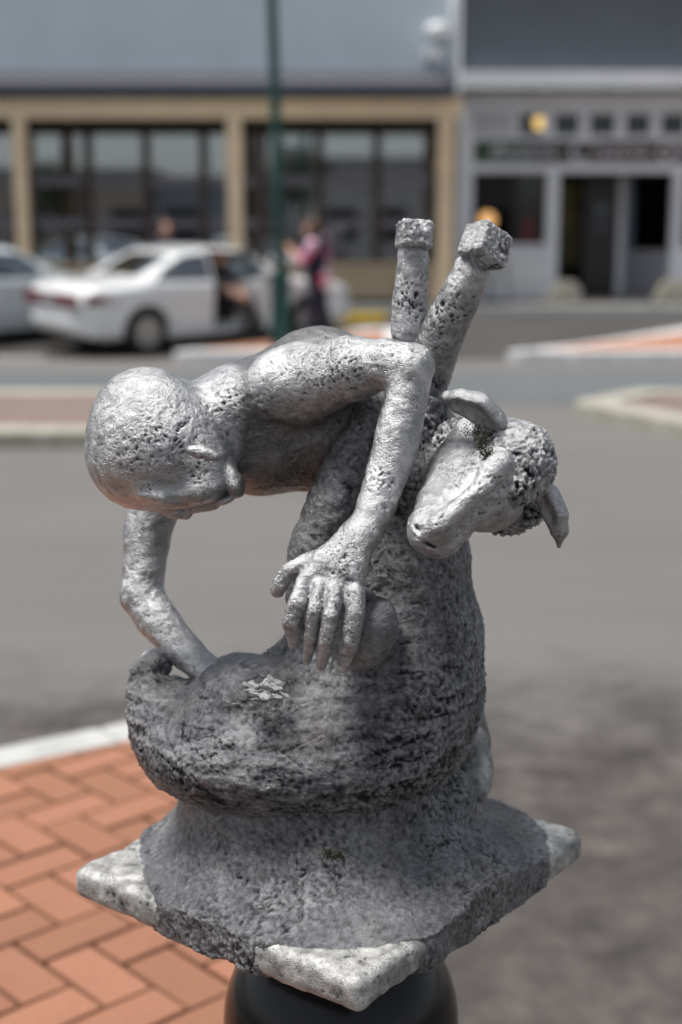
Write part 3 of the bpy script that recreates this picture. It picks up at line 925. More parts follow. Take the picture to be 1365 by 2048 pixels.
# ground sheet to the horizon, and the street that lies on it
mb = MB()
ys = [-150, 18.0, 22.0, 22.05, 300]
zs = [0, 0, 0.25, 0.25, 0.25]
for (y0, z0), (y1, z1) in zip(list(zip(ys, zs))[:-1], list(zip(ys, zs))[1:]):
    mb.add([(-150, y0, z0), (150, y0, z0), (150, y1, z1), (-150, y1, z1)], [(0, 1, 2, 3)])
tag(mb.build('road', M_ROAD), kind='structure')
sheet('far_lane', [(-30, 13.0), (30, 13.0), (30, 15.6), (-30, 15.6)], 0.004, M_LANE)
sheet('parking_strip', [(-30, 17.3), (30, 17.3), (30, 18.0), (30, 21.98), (-30, 21.98), (-30, 18.0)], lambda x, y: ground_z(y) + 0.004, M_BAY)

# near pavement: kerb, bed and every paver
K0, K1 = at(0, 1530, 1)[0], None
def on_ground(px, py, z=0.0):
    d = ray(px, py)
    t = (z - CAM_H) / d[2]
    return np.array([0, 0, CAM_H]) + d * t
PZ = 0.12
ka, kb = on_ground(0, 1535, PZ)[:2], on_ground(250, 1482, PZ)[:2]       # inner line of the kerb top
kd = (kb - ka) / np.linalg.norm(kb - ka)
kn = np.array([-kd[1], kd[0]])
def along(t, off):
    return tuple(ka + kd * t + kn * off)
EDGE_X = -0.06                                                             # where the kerb turns towards the viewer
CORNER = (EDGE_X - ka[0]) / kd[0]
far_pt = np.array(along(CORNER, 0))
KW = 0.15
rad = 0.25
c_in = far_pt - kd * rad
c_dn = far_pt - np.array([0, rad])
arc, outer = [], []
for i in range(9):
    t_ = i / 8
    arc.append(tuple(c_in * (1 - t_) ** 2 + far_pt * 2 * t_ * (1 - t_) + c_dn * t_ ** 2))
far_out = far_pt + kn * KW + np.array([KW, 0.0])
o_in, o_dn = c_in + kn * KW, c_dn + np.array([KW, 0])
for i in range(9):
    t_ = i / 8
    outer.append(tuple(o_in * (1 - t_) ** 2 + far_out * 2 * t_ * (1 - t_) + o_dn * t_ ** 2))
inner = [along(-4, 0)] + arc + [(EDGE_X, -3.0), (ka[0] - 4 * kd[0], -3.0)]
k_in = [along(-4, 0)] + arc + [(EDGE_X, -3.0)]
k_out = [along(-4, KW)] + outer + [(EDGE_X + KW, -3.0)]
pavement = sheet('pavement', list(reversed(inner)), PZ - 0.016, M_JOINT)
# kerb in cast lengths
def strip_pieces(inner_l, outer_l, z0, z1, mat, parent, name='kerb_stone', length=0.9, gap=0.006, bevel=0.012):
    ip, op = [Vector((*p, 0)) for p in inner_l], [Vector((*p, 0)) for p in outer_l]
    cum = [0.0]
    for a, b in zip(ip[:-1], ip[1:]):
        cum.append(cum[-1] + (b - a).length)
    def pt(l, d):
        for i in range(len(cum) - 1):
            if d <= cum[i + 1] or i == len(cum) - 2:
                t = (d - cum[i]) / max(cum[i + 1] - cum[i], 1e-9)
                return l[i].lerp(l[i + 1], t)
    n = max(1, round(cum[-1] / length))
    st = cum[-1] / n
    for i in range(n):
        ds = [i * st + gap / 2] + [c for c in cum if i * st + gap < c < (i + 1) * st - gap] + [(i + 1) * st - gap / 2]
        a = [pt(ip, d) for d in ds]
        b = [pt(op, d) for d in ds]
        poly = [(p.x, p.y) for p in b] + [(p.x, p.y) for p in reversed(a)]
        ar = sum(poly[j][0] * poly[(j + 1) % len(poly)][1] - poly[(j + 1) % len(poly)][0] * poly[j][1] for j in range(len(poly)))
        if ar < 0:
            poly.reverse()
        m = MB()
        m.prism(poly, z0, z1)
        m.build(name, mat, parent, bevel=bevel)
strip_pieces(k_in, k_out, -0.05, PZ + 0.002, M_KERB, pavement)
# herringbone pavers, shared meshes
PL, PW, G = 0.232, 0.116, 0.010
bm_ = MB()
bm_.box(-PL / 2 + G / 2, PL / 2 - G / 2, -PW / 2 + G / 2, PW / 2 - G / 2, -0.05, 0)
paver_me = bm_.mesh('paver', M_PAVER, 0.005)
def inside(p, poly):
    c = False
    for (x0, y0), (x1, y1) in zip(poly, poly[1:] + poly[:1]):
        if (y0 > p[1]) != (y1 > p[1]) and p[0] < (x1 - x0) * (p[1] - y0) / (y1 - y0) + x0:
            c = not c
    return c
def seen(p):
    d = np.array([p[0], p[1], PZ - CAM_H])
    w = d[1] * CP - d[2] * SP
    if w <= 0.1:
        return None
    return CX + FPX * d[0] / w, CY - FPX * (d[1] * SP + d[2] * CP) / w
hang = R(-47)
ch, sh = math.cos(hang), math.sin(hang)
spots = []
for i in range(-60, 60):
    for j in range(-40, 40):
        # herringbone on a lattice of half-brick squares: a brick starts at every cell with (i - j) mod 4 == 0 (lying) or 3 (standing)
        k4 = (i - j) % 4
        if k4 == 0:
            cx_, cy_, r_ = (i + 1.0) * PW, (j + 0.5) * PW, 0.0
        elif k4 == 3:
            cx_, cy_, r_ = (i + 0.5) * PW, (j + 1.0) * PW, math.pi / 2
        else:
            continue
        x = cx_ * ch - cy_ * sh - 0.6
        y = cx_ * sh + cy_ * ch + 3.0
        px = seen((x, y))
        if px is None or not (-1500 < px[0] < 900 and 1380 < px[1] < 3600):
            continue
        ca_, sa_ = math.cos(r_ + hang), math.sin(r_ + hang)
        if any(inside((x + a * ca_ - b * sa_, y + a * sa_ + b * ca_), inner) for a in (-PL / 2, 0, PL / 2) for b in (-PW / 2, PW / 2)):
            spots.append((x, y, r_ + hang, px))
spots.sort(key=lambda s_: max(abs(s_[3][0] - 230) / 480, abs(s_[3][1] - 1790) / 420))
rg = random.Random(12)
in_poly = inner
def clip_ok(x, y, r_):
    c_, s_ = math.cos(r_), math.sin(r_)
    return all(inside((x + a * c_ - b * s_, y + a * s_ + b * c_), inner) for a in (-PL / 2, PL / 2) for b in (-PW / 2, PW / 2))
def clip_poly(subj, a, b):
    out = []
    sd_ = lambda p: (b[0] - a[0]) * (p[1] - a[1]) - (b[1] - a[1]) * (p[0] - a[0])
    for p, q in zip(subj, subj[1:] + subj[:1]):
        dp, dq = sd_(p), sd_(q)
        if dp <= 0:
            out.append(p)
        if (dp < 0) != (dq < 0) and abs(dp - dq) > 1e-9:
            t_ = dp / (dp - dq)
            out.append((p[0] + (q[0] - p[0]) * t_, p[1] + (q[1] - p[1]) * t_))
    return out
rest = MB()                                                               # those past the edge of the picture
for x, y, r_, _ in spots[300:]:
    if clip_ok(x, y, r_):
        rest.box(-PL / 2 + G / 2, PL / 2 - G / 2, -PW / 2 + G / 2, PW / 2 - G / 2, -0.05, rg.uniform(-0.002, 0.001), Matrix.Translation((x, y, PZ)) @ Matrix.Rotation(r_, 4, 'Z'))
rest.build('bricks', M_PAVER, pavement)['kind'] = 'stuff'
for k, (x, y, r_, _) in enumerate(spots[:300]):
    if clip_ok(x, y, r_):
        o = bpy.data.objects.new('brick', paver_me)
        o.location = (x, y, PZ + rg.uniform(-0.002, 0.0025))
        o.rotation_euler = (rg.gauss(0, 0.004), rg.gauss(0, 0.004), r_ + rg.gauss(0, 0.006))
        link(o, pavement)
    else:                                                                  # cut pavers along the kerb
        c_, s_ = math.cos(r_), math.sin(r_)
        w_, l_ = PW / 2 - G / 2, PL / 2 - G / 2
        poly = [(x + a * c_ - b * s_, y + a * s_ + b * c_) for a, b in ((-l_, -w_), (l_, -w_), (l_, w_), (-l_, w_))]
        off = kn * -0.004
        poly = clip_poly(poly, tuple(np.array(along(-4, 0)) + off), tuple(np.array(along(4, 0)) + off))
        if len(poly) >= 3:
            poly = clip_poly(poly, (EDGE_X - .004, 10.0), (EDGE_X - .004, -3.0))
        if len(poly) >= 3:
            MB().prism(poly, PZ - 0.05, PZ).build('brick', M_PAVER, pavement, bevel=0.0)

# raised islands with kerbs
def island(name, outline, top, mat_kerb, mat_top, kw=0.28, zf=None):
    """outline counter-clockwise; kerb band kw wide round a paved top"""
    n = len(outline)
    P = [Vector((x, y)) for x, y in outline]
    inn = []
    for i in range(n):
        a, b, c = P[i - 1], P[i], P[(i + 1) % n]
        n1 = Vector((-(b - a).y, (b - a).x)).normalized()
        n2 = Vector((-(c - b).y, (c - b).x)).normalized()
        m_ = (n1 + n2).normalized()
        inn.append(b + m_ * (kw / max(0.35, m_.dot(n1))))
    zf = zf or (lambda x, y: ground_z(y))
    isl = sheet(name, [(p.x, p.y) for p in inn], lambda x, y: zf(x, y) + top - 0.006, mat_top)
    ringo = [(p.x, p.y) for p in P] + [(P[0].x, P[0].y)]
    ringi = [(p.x, p.y) for p in inn] + [(inn[0].x, inn[0].y)]
    strip_pieces(ringi, ringo, lambda x, y: zf(x, y) - 0.06, lambda x, y: zf(x, y) + top, mat_kerb, isl, length=1.2, bevel=0.02)
    return isl
def rounded(poly, r, seg=5):
    out = []
    n = len(poly)
    for i in range(n):
        a, b, c = Vector(poly[i - 1]), Vector(poly[i]), Vector(poly[(i + 1) % n])
        u, v_ = (a - b).normalized(), (c - b).normalized()
        half = math.acos(max(-1, min(1, u.dot(v_)))) / 2
        d = min(r / math.tan(half), 0.45 * (a - b).length, 0.45 * (c - b).length)
        p0, p1 = b + u * d, b + v_ * d
        for k in range(seg + 1):
            t_ = k / seg
            q = p0 * (1 - t_) ** 2 + b * 2 * t_ * (1 - t_) + p1 * t_ ** 2
            out.append((q.x, q.y))
    return out
island('median_strip', rounded([(-14, 10.25), (-0.9, 10.25), (-0.5, 11.6), (-0.9, 13.0), (-14, 13.0)], 0.5), 0.13, M_KERB_B, M_BRICK_P, 0.34)
island('median_strip', rounded([(2.75, 10.45), (14, 10.2), (14, 13.0), (2.7, 13.0), (1.95, 12.1)], 0.35), 0.13, M_KERB_B, M_BRICK_P, 0.34)
island('parking_island', rounded([(-2.1, 16.85), (0.85, 16.95), (0.80, 19.5), (0.35, 19.5)], 0.12), 0.14, M_KERB_W, M_BRICK_O, 0.26)
island('parking_island', rounded([(1.85, 16.80), (9.0, 16.95), (8.0, 22.0), (7.2, 22.0), (4.6, 19.45)], 0.12), 0.14, M_KERB_W, M_BRICK_O, 0.26)
# a painted bay line by the parked cars
M_LINE = mat_plain('road_paint', (0.55, 0.55, 0.53), 0.7, 0.25, 12)
mb = MB()
p0, p1 = Vector((-6.6, 17.35)), Vector((-3.6, 17.32))
mb.add([(p0.x, p0.y - .05, ground_z(p0.y) + .008), (p1.x, p1.y - .05, ground_z(p1.y) + .008), (p1.x, p1.y + .05, ground_z(p1.y) + .012), (p0.x, p0.y + .05, ground_z(p0.y) + .012)], [(0, 1, 2, 3)])
tag(mb.build('bay_marking_line', M_LINE), kind='structure')
# footpath along the shops
fp = MB()
fp.box(-40, 40, 22.25, 26.0, 0.0, FOOT_Z)
footpath = fp.build('footpath', mat_asphalt('footpath_asphalt', (0.075, 0.068, 0.064), (0.135, 0.124, 0.117), (0.08, 0.074, 0.07), 0.7))
footpath['kind'] = 'structure'
strip_pieces([(-12, 22.25), (12, 22.25)], [(-12, 22.0), (12, 22.0)], 0.1, FOOT_Z + 0.004, M_KERB, footpath, length=1.2)

# ================================================================ the shops
M_BLUEWALL = mat_plain('pale_blue_render', (0.52, 0.59, 0.64), 0.8, 0.07, 0.8)
M_SLATE = mat_plain('slate_grey_render', (0.085, 0.098, 0.118), 0.75, 0.08, 0.8)
M_CREAM = mat_plain('cream_paint', (0.80, 0.63, 0.42), 0.6, 0.08, 2.0)
M_ROOF = mat_plain('grey_roof_iron', (0.095, 0.09, 0.108), 0.5, 0.12, 1.5, metal=0.2)
M_NAVY = mat_plain('navy_gutter', (0.028, 0.035, 0.065), 0.45, 0.1, 2)
M_BROWN = mat_plain('brown_frame', (0.085, 0.058, 0.050), 0.5, 0.15, 3)
M_MAUVE = mat_plain('mauve_grey_rail', (0.24, 0.23, 0.265), 0.5, 0.1, 3)
M_GREYP = mat_plain('pale_grey_paint', (0.76, 0.78, 0.82), 0.6, 0.06, 2)
M_GREYD = mat_plain('mid_grey_paint', (0.33, 0.34, 0.37), 0.6, 0.06, 2)
M_WHITE = mat_plain('white_paint', (0.74, 0.75, 0.76), 0.5, 0.05, 2)
M_DARK = mat_plain('dark_interior', (0.016, 0.014, 0.012), 0.9, 0.3, 1)
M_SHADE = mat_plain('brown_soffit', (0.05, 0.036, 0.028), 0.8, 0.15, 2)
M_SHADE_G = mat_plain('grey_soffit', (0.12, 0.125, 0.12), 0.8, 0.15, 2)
def mat_glass(name, tint, rough, refl):
    t = NT(name)
    tr = t.n('BsdfTransparent')
    tr.inputs[0].default_value = (*tint, 1)
    gl = t.n('BsdfGlossy')
    gl.inputs['Roughness'].default_value = rough
    gl.inputs['Color'].default_value = (0.9, 0.95, 1, 1)
    lw = t.n('Fresnel')
    lw.inputs['IOR'].default_value = 1.5
    ad = t.math('ADD', lw.outputs[0], refl, True)
    mx = t.n('MixShader')
    t.l(ad, mx.inputs[0])
    t.l(tr.outputs[0], mx.inputs[1])
    t.l(gl.outputs[0], mx.inputs[2])
    t.l(mx.outputs[0], t.t.nodes['Material Output'].inputs['Surface'])
    return t.m
M_GLASS = mat_glass('shop_glass', (0.75, 0.78, 0.80), 0.015, 0.30)
M_GLASS_D = mat_glass('dark_shop_glass', (0.8, 0.8, 0.8), 0.02, 0.0)

# ---- left shop: pale blue parapet above a verandah on cream posts
XL, XR = -26.0, 1.92
shop = empty('verandah_shop', (-6, WALL_Y, FOOT_Z))
tag(shop, 'pale blue shop with a dark verandah roof on cream posts and a long glazed front', 'building')
so = Vector(shop.location)
def part(mb, name, mat, parent, bevel=0.0, off=None):
    off = off if off is not None else so
    mb.v = [(x - off.x, y - off.y, z - off.z) for x, y, z in mb.v]
    return mb.build(name, mat, parent, bevel)
part(MB().box(XL, XR, WALL_Y, WALL_Y + 0.3, 3.55, 6.4), 'parapet_wall', M_BLUEWALL, shop)
part(MB().box(XL, XR + .0, WALL_Y - .03, WALL_Y - .003, 4.02, 4.10), 'flashing', M_GREYD, shop)
# verandah roof: corrugated sheet
nx = 420
mb = MB()
vs_ = []
for i in range(nx + 1):
    x = XL + (1.70 - XL) * i / nx
    w_ = 0.014 * math.sin(i * math.pi / 2 * 1.0)
    vs_ += [(x, 22.30, 3.66 + w_), (x, WALL_Y - .004, 4.03 + w_)]
mb.add(vs_, [(2 * i, 2 * i + 2, 2 * i + 3, 2 * i + 1) for i in range(nx)])
part(mb, 'verandah_roof', M_ROOF, shop)
part(MB().box(XL, 1.74, 22.16, 22.31, 3.52, 3.67), 'gutter', M_NAVY, shop)
part(MB().box(XL, 1.84, 22.46, 22.66, 3.20, 3.50), 'verandah_beam', M_CREAM, shop)
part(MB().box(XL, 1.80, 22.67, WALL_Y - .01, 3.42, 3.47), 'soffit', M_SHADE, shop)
for px_, w_ in ((-350, .2), (66, .2), (478, .23), (884, .24)):
    x = (px_ - CX) / FPX * 22.56 * 1.01
    post_ = part(MB().box(x - w_ / 2, x + w_ / 2, 22.46, 22.46 + w_, FOOT_Z, 3.199), 'verandah_post', M_CREAM, shop, 0.01)
    for e_, za, zb in ((.03, 2.46, 2.54), (.03, 2.78, 2.83), (.04, FOOT_Z + .003, FOOT_Z + .25)):
        part(MB().box(x - w_ / 2 - e_, x + w_ / 2 + e_, 22.46 - e_, 22.46 + e_ + w_, za, zb), 'post_moulding', M_CREAM, post_, 0.008)
# glazed front
SILL, HEAD = 0.98, 3.30
part(MB().box(XL, 1.88, WALL_Y - .02, WALL_Y + .2, FOOT_Z, SILL - .08), 'stall_riser', M_CREAM, shop)
part(MB().box(XL, 1.88, WALL_Y - .10, WALL_Y + .2, SILL - .079, SILL), 'window_sill', M_CREAM, shop, 0.01)
part(MB().box(XL, 1.88, WALL_Y - .045, WALL_Y - .021, FOOT_Z + .003, FOOT_Z + .13).box(XL, 1.88, WALL_Y - .045, WALL_Y - .021, .66, .72), 'riser_moulding', M_CREAM, shop)
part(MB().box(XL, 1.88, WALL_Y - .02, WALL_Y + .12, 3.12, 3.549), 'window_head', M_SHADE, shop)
mx_px = [-142, -30, 83, 195, 307, 418, 532, 640, 752, 862]
mxs = [(p - CX) / FPX * WALL_Y * 1.008 for p in mx_px]
TR = [1.63, 2.33]
for x in mxs:
    part(MB().box(x - .075, x + .075, WALL_Y - .05, WALL_Y + .06, SILL + .001, 3.119), 'mullion', M_BROWN, shop, 0.006)
for xa, xb in zip(mxs[:-1], mxs[1:]):
    zz = [SILL] + TR + [3.12]
    for z_ in TR:
        part(MB().box(xa + .076, xb - .076, WALL_Y - .03, WALL_Y + .05, z_ - .08, z_ + .08), 'transom', M_MAUVE, shop, 0.006)
    for za, zb in zip(zz[:-1], zz[1:]):
        part(MB().box(xa + .076, xb - .076, WALL_Y + .010, WALL_Y + .018, za + (.081 if za > SILL else .001), zb - (.081 if zb < 3.1 else .001)), 'pane', M_GLASS, shop)
part(MB().box(1.70, 1.915, WALL_Y - .06, WALL_Y + .3, FOOT_Z + .001, 3.42), 'end_pier', M_CREAM, shop, 0.01)
part(MB().box(XL + .01, mxs[0] - .076, WALL_Y + .003, WALL_Y + .2, SILL + .001, 3.119), 'blank_wall', M_CREAM, shop)
# the room behind
room = MB()
room.box(XL, 1.9, WALL_Y + 4.0, WALL_Y + 4.1, FOOT_Z, 3.5).box(XL, 1.9, WALL_Y + .21, WALL_Y + 3.99, 3.48, 3.55).box(XL, 1.9, WALL_Y + .21, WALL_Y + 3.99, FOOT_Z - .1, FOOT_Z)
part(room, 'room', mat_plain('dim_shop_room', (0.10, 0.095, 0.09), 0.9, 0.2, 1), shop)
for x, w_, h_ in ((-5.3, .9, 1.5), (-3.9, .5, 1.9), (-2.2, 1.2, 1.2), (-.8, .6, 1.7), (.6, .9, 1.35)):
    part(MB().box(x, x + w_, WALL_Y + 1.6, WALL_Y + 2.2, FOOT_Z, FOOT_Z + h_).box(x + .05, x + w_ - .05, WALL_Y + 1.5, WALL_Y + 1.599, FOOT_Z + .3, FOOT_Z + .35), 'display_shelf', M_BROWN, shop)

# ---- right shop: slate wall, pale grey front, recessed door
shop2 = empty('grey_gift_shop', (4.5, WALL_Y, FOOT_Z))
tag(shop2, 'slate grey shop with pale grey timber front, dark name board and recessed door', 'building')
s2 = Vector(shop2.location)
XA, XB = 1.93, 22.0
def zpy(py, Y):
    return at(CX, py, Y)[0][2]
def xpx(px, Y, py=400):
    return at(px, py, Y)[0][0]
F = WALL_Y - .25            # front plane of the shopfront
P2 = lambda mb, name, mat, parent=shop2, bevel=0.0: part(mb, name, mat, parent, bevel, s2)
P2(MB().box(XA + .05, XB, WALL_Y - .2, WALL_Y + .1, 4.02, 6.4), 'upper_wall', M_SLATE)
P2(MB().box(XA - .02, XB, WALL_Y - .75, WALL_Y - .201, 3.90, 3.97).box(XA - .02, XB, WALL_Y - .79, WALL_Y - .751, 3.80, 4.02), 'awning', M_GREYP, bevel=0.006)
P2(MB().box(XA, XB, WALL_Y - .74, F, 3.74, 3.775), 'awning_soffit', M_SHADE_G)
for px_ in (1085, 1240):
    x = xpx(px_, WALL_Y - .5, 170)
    P2(MB().lathe([(.10, 3.60), (.13, 3.66), (.08, 3.738)], 16, Matrix.Translation((x, WALL_Y - .5, 0))), 'soffit_lamp', M_WHITE)
def fz_(py):
    return zpy(py, F)
def fx(px):
    return xpx(px, F)
P2(MB().box(XA, XB, F, F + .12, fz_(226), 3.739), 'frieze', M_GREYP)
P2(MB().box(XA, fx(946), F - .05, F + .2, FOOT_Z, fz_(226) - .001), 'pilaster', M_GREYP, bevel=0.01)
# transom lights: louvre vent and panes
zt0, zt1 = fz_(270), fz_(228)
for k in range(5):
    z = zt0 + (zt1 - zt0) * (k + .5) / 5
    P2(MB().box(fx(948), fx(1020), F + .01, F + .05, z - .022, z + .022, None), 'louvre_slat', M_GREYP)
P2(MB().box(fx(948), fx(1020), F + .06, F + .07, zt0, zt1), 'louvre_backing', M_GREYD)
tx = [1035, 1105, 1175, 1246, 1316, 1386, 1456]
P2(MB().box(fx(1021), fx(1036), F, F + .1, zt0, zt1), 'glazing_bar', M_GREYP)
for a, b in zip(tx[:-1], tx[1:]):
    P2(MB().box(fx(b - 20), fx(b), F, F + .1, zt0, zt1 - .001), 'glazing_bar', M_GREYP)
    P2(MB().box(fx(a) + .003, fx(b - 20) - .003, F + .04, F + .046, zt0 + .002, zt1 - .002), 'transom_pane', M_GLASS_D)
P2(MB().box(fx(946) + .001, XB, F - .02, F + .12, fz_(281), zt0 - .001), 'upper_rail', M_GREYP, bevel=0.006)
P2(MB().box(fx(946) + .001, XB, F - .02, F + .12, fz_(345), fz_(327)), 'lower_rail', M_GREYP, bevel=0.006)
# name board
t = NT('name_board_paint')
c = t.coord()
sx = t.n('SeparateXYZ')
t.l(c, sx.inputs[0])
col = t.ramp(t.math('ADD', t.math('MULTIPLY', sx.outputs[0], 0.17), t.math('ADD', 0.50, t.math('MULTIPLY', t.noise(c, 3, 3), 0.12))),
             [(0.10, (0.09, 0.12, 0.05)), (0.24, (0.012, 0.055, 0.028)), (0.36, (0.02, 0.02, 0.018)), (0.62, (0.045, 0.012, 0.016)), (0.9, (0.03, 0.010, 0.014))])
t.set(base=col, rough=0.45)
sign = P2(MB().box(fx(952), XB, F - .012, F + .05, fz_(326) + .002, fz_(282) - .002), 'name_board', t.m)
sgz0, sgz1 = fz_(325), fz_(283)
M_LETTER = mat_plain('sign_lettering', (0.80, 0.80, 0.82), 0.5, 0.1, 5)
def lettering(txt, x, z, size, parent, xs=1.0):
    cu = bpy.data.curves.new('lettering', 'FONT')
    cu.body = txt
    cu.size = size
    cu.shear = 0.35
    cu.extrude = 0.004
    cu.space_character = 1.02
    cu.materials.append(M_LETTER)
    tmp = bpy.data.objects.new('lettering_curve', cu)
    COL.objects.link(tmp)
    dg_ = bpy.context.evaluated_depsgraph_get()
    me_ = bpy.data.meshes.new_from_object(tmp.evaluated_get(dg_))
    bpy.data.objects.remove(tmp)
    o = bpy.data.objects.new('lettering', me_)
    link(o, parent)
    o.location = (x - s2.x, F - .022 - s2.y, z - s2.z)
    o.rotation_euler = (R(90), 0, 0)
    o.scale = (xs, 1, 1)
    return o
lettering('Botanic', fx(975), sgz0 + .09, .30, sign, 1.25)
lettering('C', fx(1127), sgz0 + .03, .50, sign, 1.15)
lettering('reative', fx(1178), sgz0 + .09, .30, sign, 1.12)
lettering('G', fx(1302), sgz0 + .05, .44, sign, 1.1)
lettering('ifts', fx(1345), sgz0 + .09, .30, sign, 1.12)
# shop window, riser, posts
zw0, zw1 = fz_(495), fz_(346)
P2(MB().box(fx(946) + .001, fx(1094), F - .01, F + .2, FOOT_Z, zw0), 'stall_riser', M_GREYP, bevel=0.01)
P2(MB().box(fx(956), fx(1086), F - .022, F - .011, FOOT_Z + .16, zw0 - .12), 'riser_panel', M_WHITE, bevel=0.006)
P2(MB().box(fx(946) + .001, fx(1094), F - .05, F + .2, zw0 + .001, zw0 + .05), 'window_sill', M_GREYP, bevel=0.006)
P2(MB().box(fx(951), fx(1092), F + .03, F + .038, zw0 + .051, zw1), 'shop_window_pane', M_GLASS_D)
P2(MB().box(fx(1094) + .001, fx(1118), F - .04, F + .14, FOOT_Z, zw1 + .0), 'door_post', M_GREYP, bevel=0.01)
P2(MB().box(fx(1346), fx(1366), F - .04, F + .14, FOOT_Z, zw1), 'door_post', M_GREYP, bevel=0.01)
P2(MB().box(fx(1366) + .001, XB, F - .01, F + .2, FOOT_Z, zw0), 'stall_riser', M_GREYP, bevel=0.01)
P2(MB().box(fx(1366) + .001, XB, F + .03, F + .038, zw0 + .001, zw1), 'shop_window_pane', M_GLASS_D)
# recess: splayed right side with glass, door at the back
rx0, rx1, rb = fx(1118), fx(1270), WALL_Y + .9
P2(MB().prism([(fx(1345), F + .15), (fx(1345) + .05, F + .15), (rx1 + .05, rb), (rx1, rb)], FOOT_Z, zw0 - .05), 'recess_riser', M_GREYD)
P2(MB().prism([(fx(1345), F + .15), (fx(1345) + .05, F + .15), (rx1 + .05, rb), (rx1, rb)], zw0 - .049, zw1), 'recess_pane', M_GLASS_D)
P2(MB().box(rx1 - .06, rx1 + .12, rb - .08, rb + .08, FOOT_Z, zw1), 'recess_post', M_GREYP, bevel=0.01)
P2(MB().prism([(rx0, F + .21), (rx0 + .04, F + .21), (rx0 + .14, rb), (rx0 + .10, rb)], FOOT_Z, zw1), 'recess_pane', M_GLASS_D)
door = P2(MB().box(rx0 + .62, rx1 - .08, rb - .02, rb + .02, FOOT_Z + .02, zw1 - .02), 'door', mat_plain('dark_door', (0.02, 0.019, 0.022), 0.35, 0.2, 3))
P2(MB().lathe([(.02, 0), (.10, .004), (.10, .012), (.02, .016)], 20, Matrix.Translation((fx(1228), rb - .025, zpy(420, rb))) @ Matrix.Rotation(R(90), 4, 'X')), 'door_sticker', mat_plain('pale_sticker', (0.22, 0.27, 0.28), 0.5), door)
P2(MB().box(fx(1218), fx(1238), rb - .035, rb - .022, zpy(460, rb), zpy(445, rb)), 'door_notice', mat_plain('notice_paper', (0.14, 0.14, 0.20), 0.6), door)
P2(MB().box(rx0 + .14, rx0 + .62, rb + .3, rb + .36, FOOT_Z + .5, zw1 - .1), 'display_board', mat_plain('ochre_board', (0.10, 0.085, 0.03), 0.7, 0.6, 4))
room2 = MB()
room2.box(XA, XB, WALL_Y + 4, WALL_Y + 4.1, FOOT_Z, 3.7).box(XA, XB, WALL_Y + .12, WALL_Y + 3.99, 3.70, 3.735).box(XA - .002, XA + .05, WALL_Y + .12, WALL_Y + 3.99, FOOT_Z + .01, 3.69)
P2(room2, 'room', M_DARK)
# things in the shop window
dress = MB()
dx_ = xpx(1058, WALL_Y + .45, 460)
dress.lathe([(.17, .95), (.19, 1.0), (.10, 1.45), (.13, 1.62), (.04, 1.72), (.03, 1.80)], 20, Matrix.Translation((dx_, WALL_Y + .45, 0)))
dress.box(dx_ - .02, dx_ + .02, WALL_Y + .43, WALL_Y + .47, FOOT_Z, .95)
tag(dress.build('red_dress_display', mat_plain('red_cloth', (0.42, 0.02, 0.03), 0.8, 0.2, 8)), 'red dress on a stand inside the grey shop window', 'dress')
def glow(name, col, s_):
    t_ = NT(name)
    return t_.set(base=col, emit=col, estr=s_, rough=0.5)
def lamp(px_, py_, Y, r_, col, s_, label, cord_top):
    p, _ = at(px_, py_, Y)
    e_ = empty('shop_lamp', tuple(p))
    tag(e_, label, 'lamp')
    MB().lathe([(r_ * math.cos(a) + 1e-4, r_ * math.sin(a)) for a in [R(x) for x in range(-88, 89, 11)]], 20).build('globe', glow('lamp_glow_' + str(px_), col, s_), e_)
    if cord_top:
        MB().tube([(0, 0, r_ * .98), (0, 0, cord_top - p[2])], .008, 8).build('cord', M_DARK, e_)
    else:
        MB().lathe([(.09, FOOT_Z - p[2]), (.09, FOOT_Z - p[2] + .03), (.015, FOOT_Z - p[2] + .05), (.015, -r_ * .98)], 16).build('stand', M_BROWN, e_)
lamp(1080, 246, WALL_Y + .6, .11, (1.0, 0.66, 0.22), 0.8, 'yellow lit globe lamp hanging behind the transom panes', 3.70)
lamp(975, 440, WALL_Y + .35, .14, (1.0, 0.55, 0.22), 0.7, 'orange lit globe lamp on a stand in the grey shop window', None)

# rendered ramp blocks beside the door
M_BLOCK = mat_plain('cream_concrete', (0.52, 0.49, 0.40), 0.85, 0.15, 4, bump=0.003)
for px0, px1, lab in ((1098, 1164, 'cream tapered concrete block by the grey shop door post'), (1312, 1400, 'cream tapered concrete block at the far side of the shop entrance')):
    Yb = WALL_Y - .75
    x0, x1 = xpx(px0, Yb, 590), xpx(px1, Yb, 590)
    tag(MB().prism([(x0, 0), (x1, 0), (x1 - .1, .30), (x0 + .17, .33)], 0, .34, Matrix.Translation((0, Yb + .34, FOOT_Z)) @ Matrix.Rotation(R(90), 4, 'X')).build('concrete_block', M_BLOCK, bevel=.02), lab, 'block')
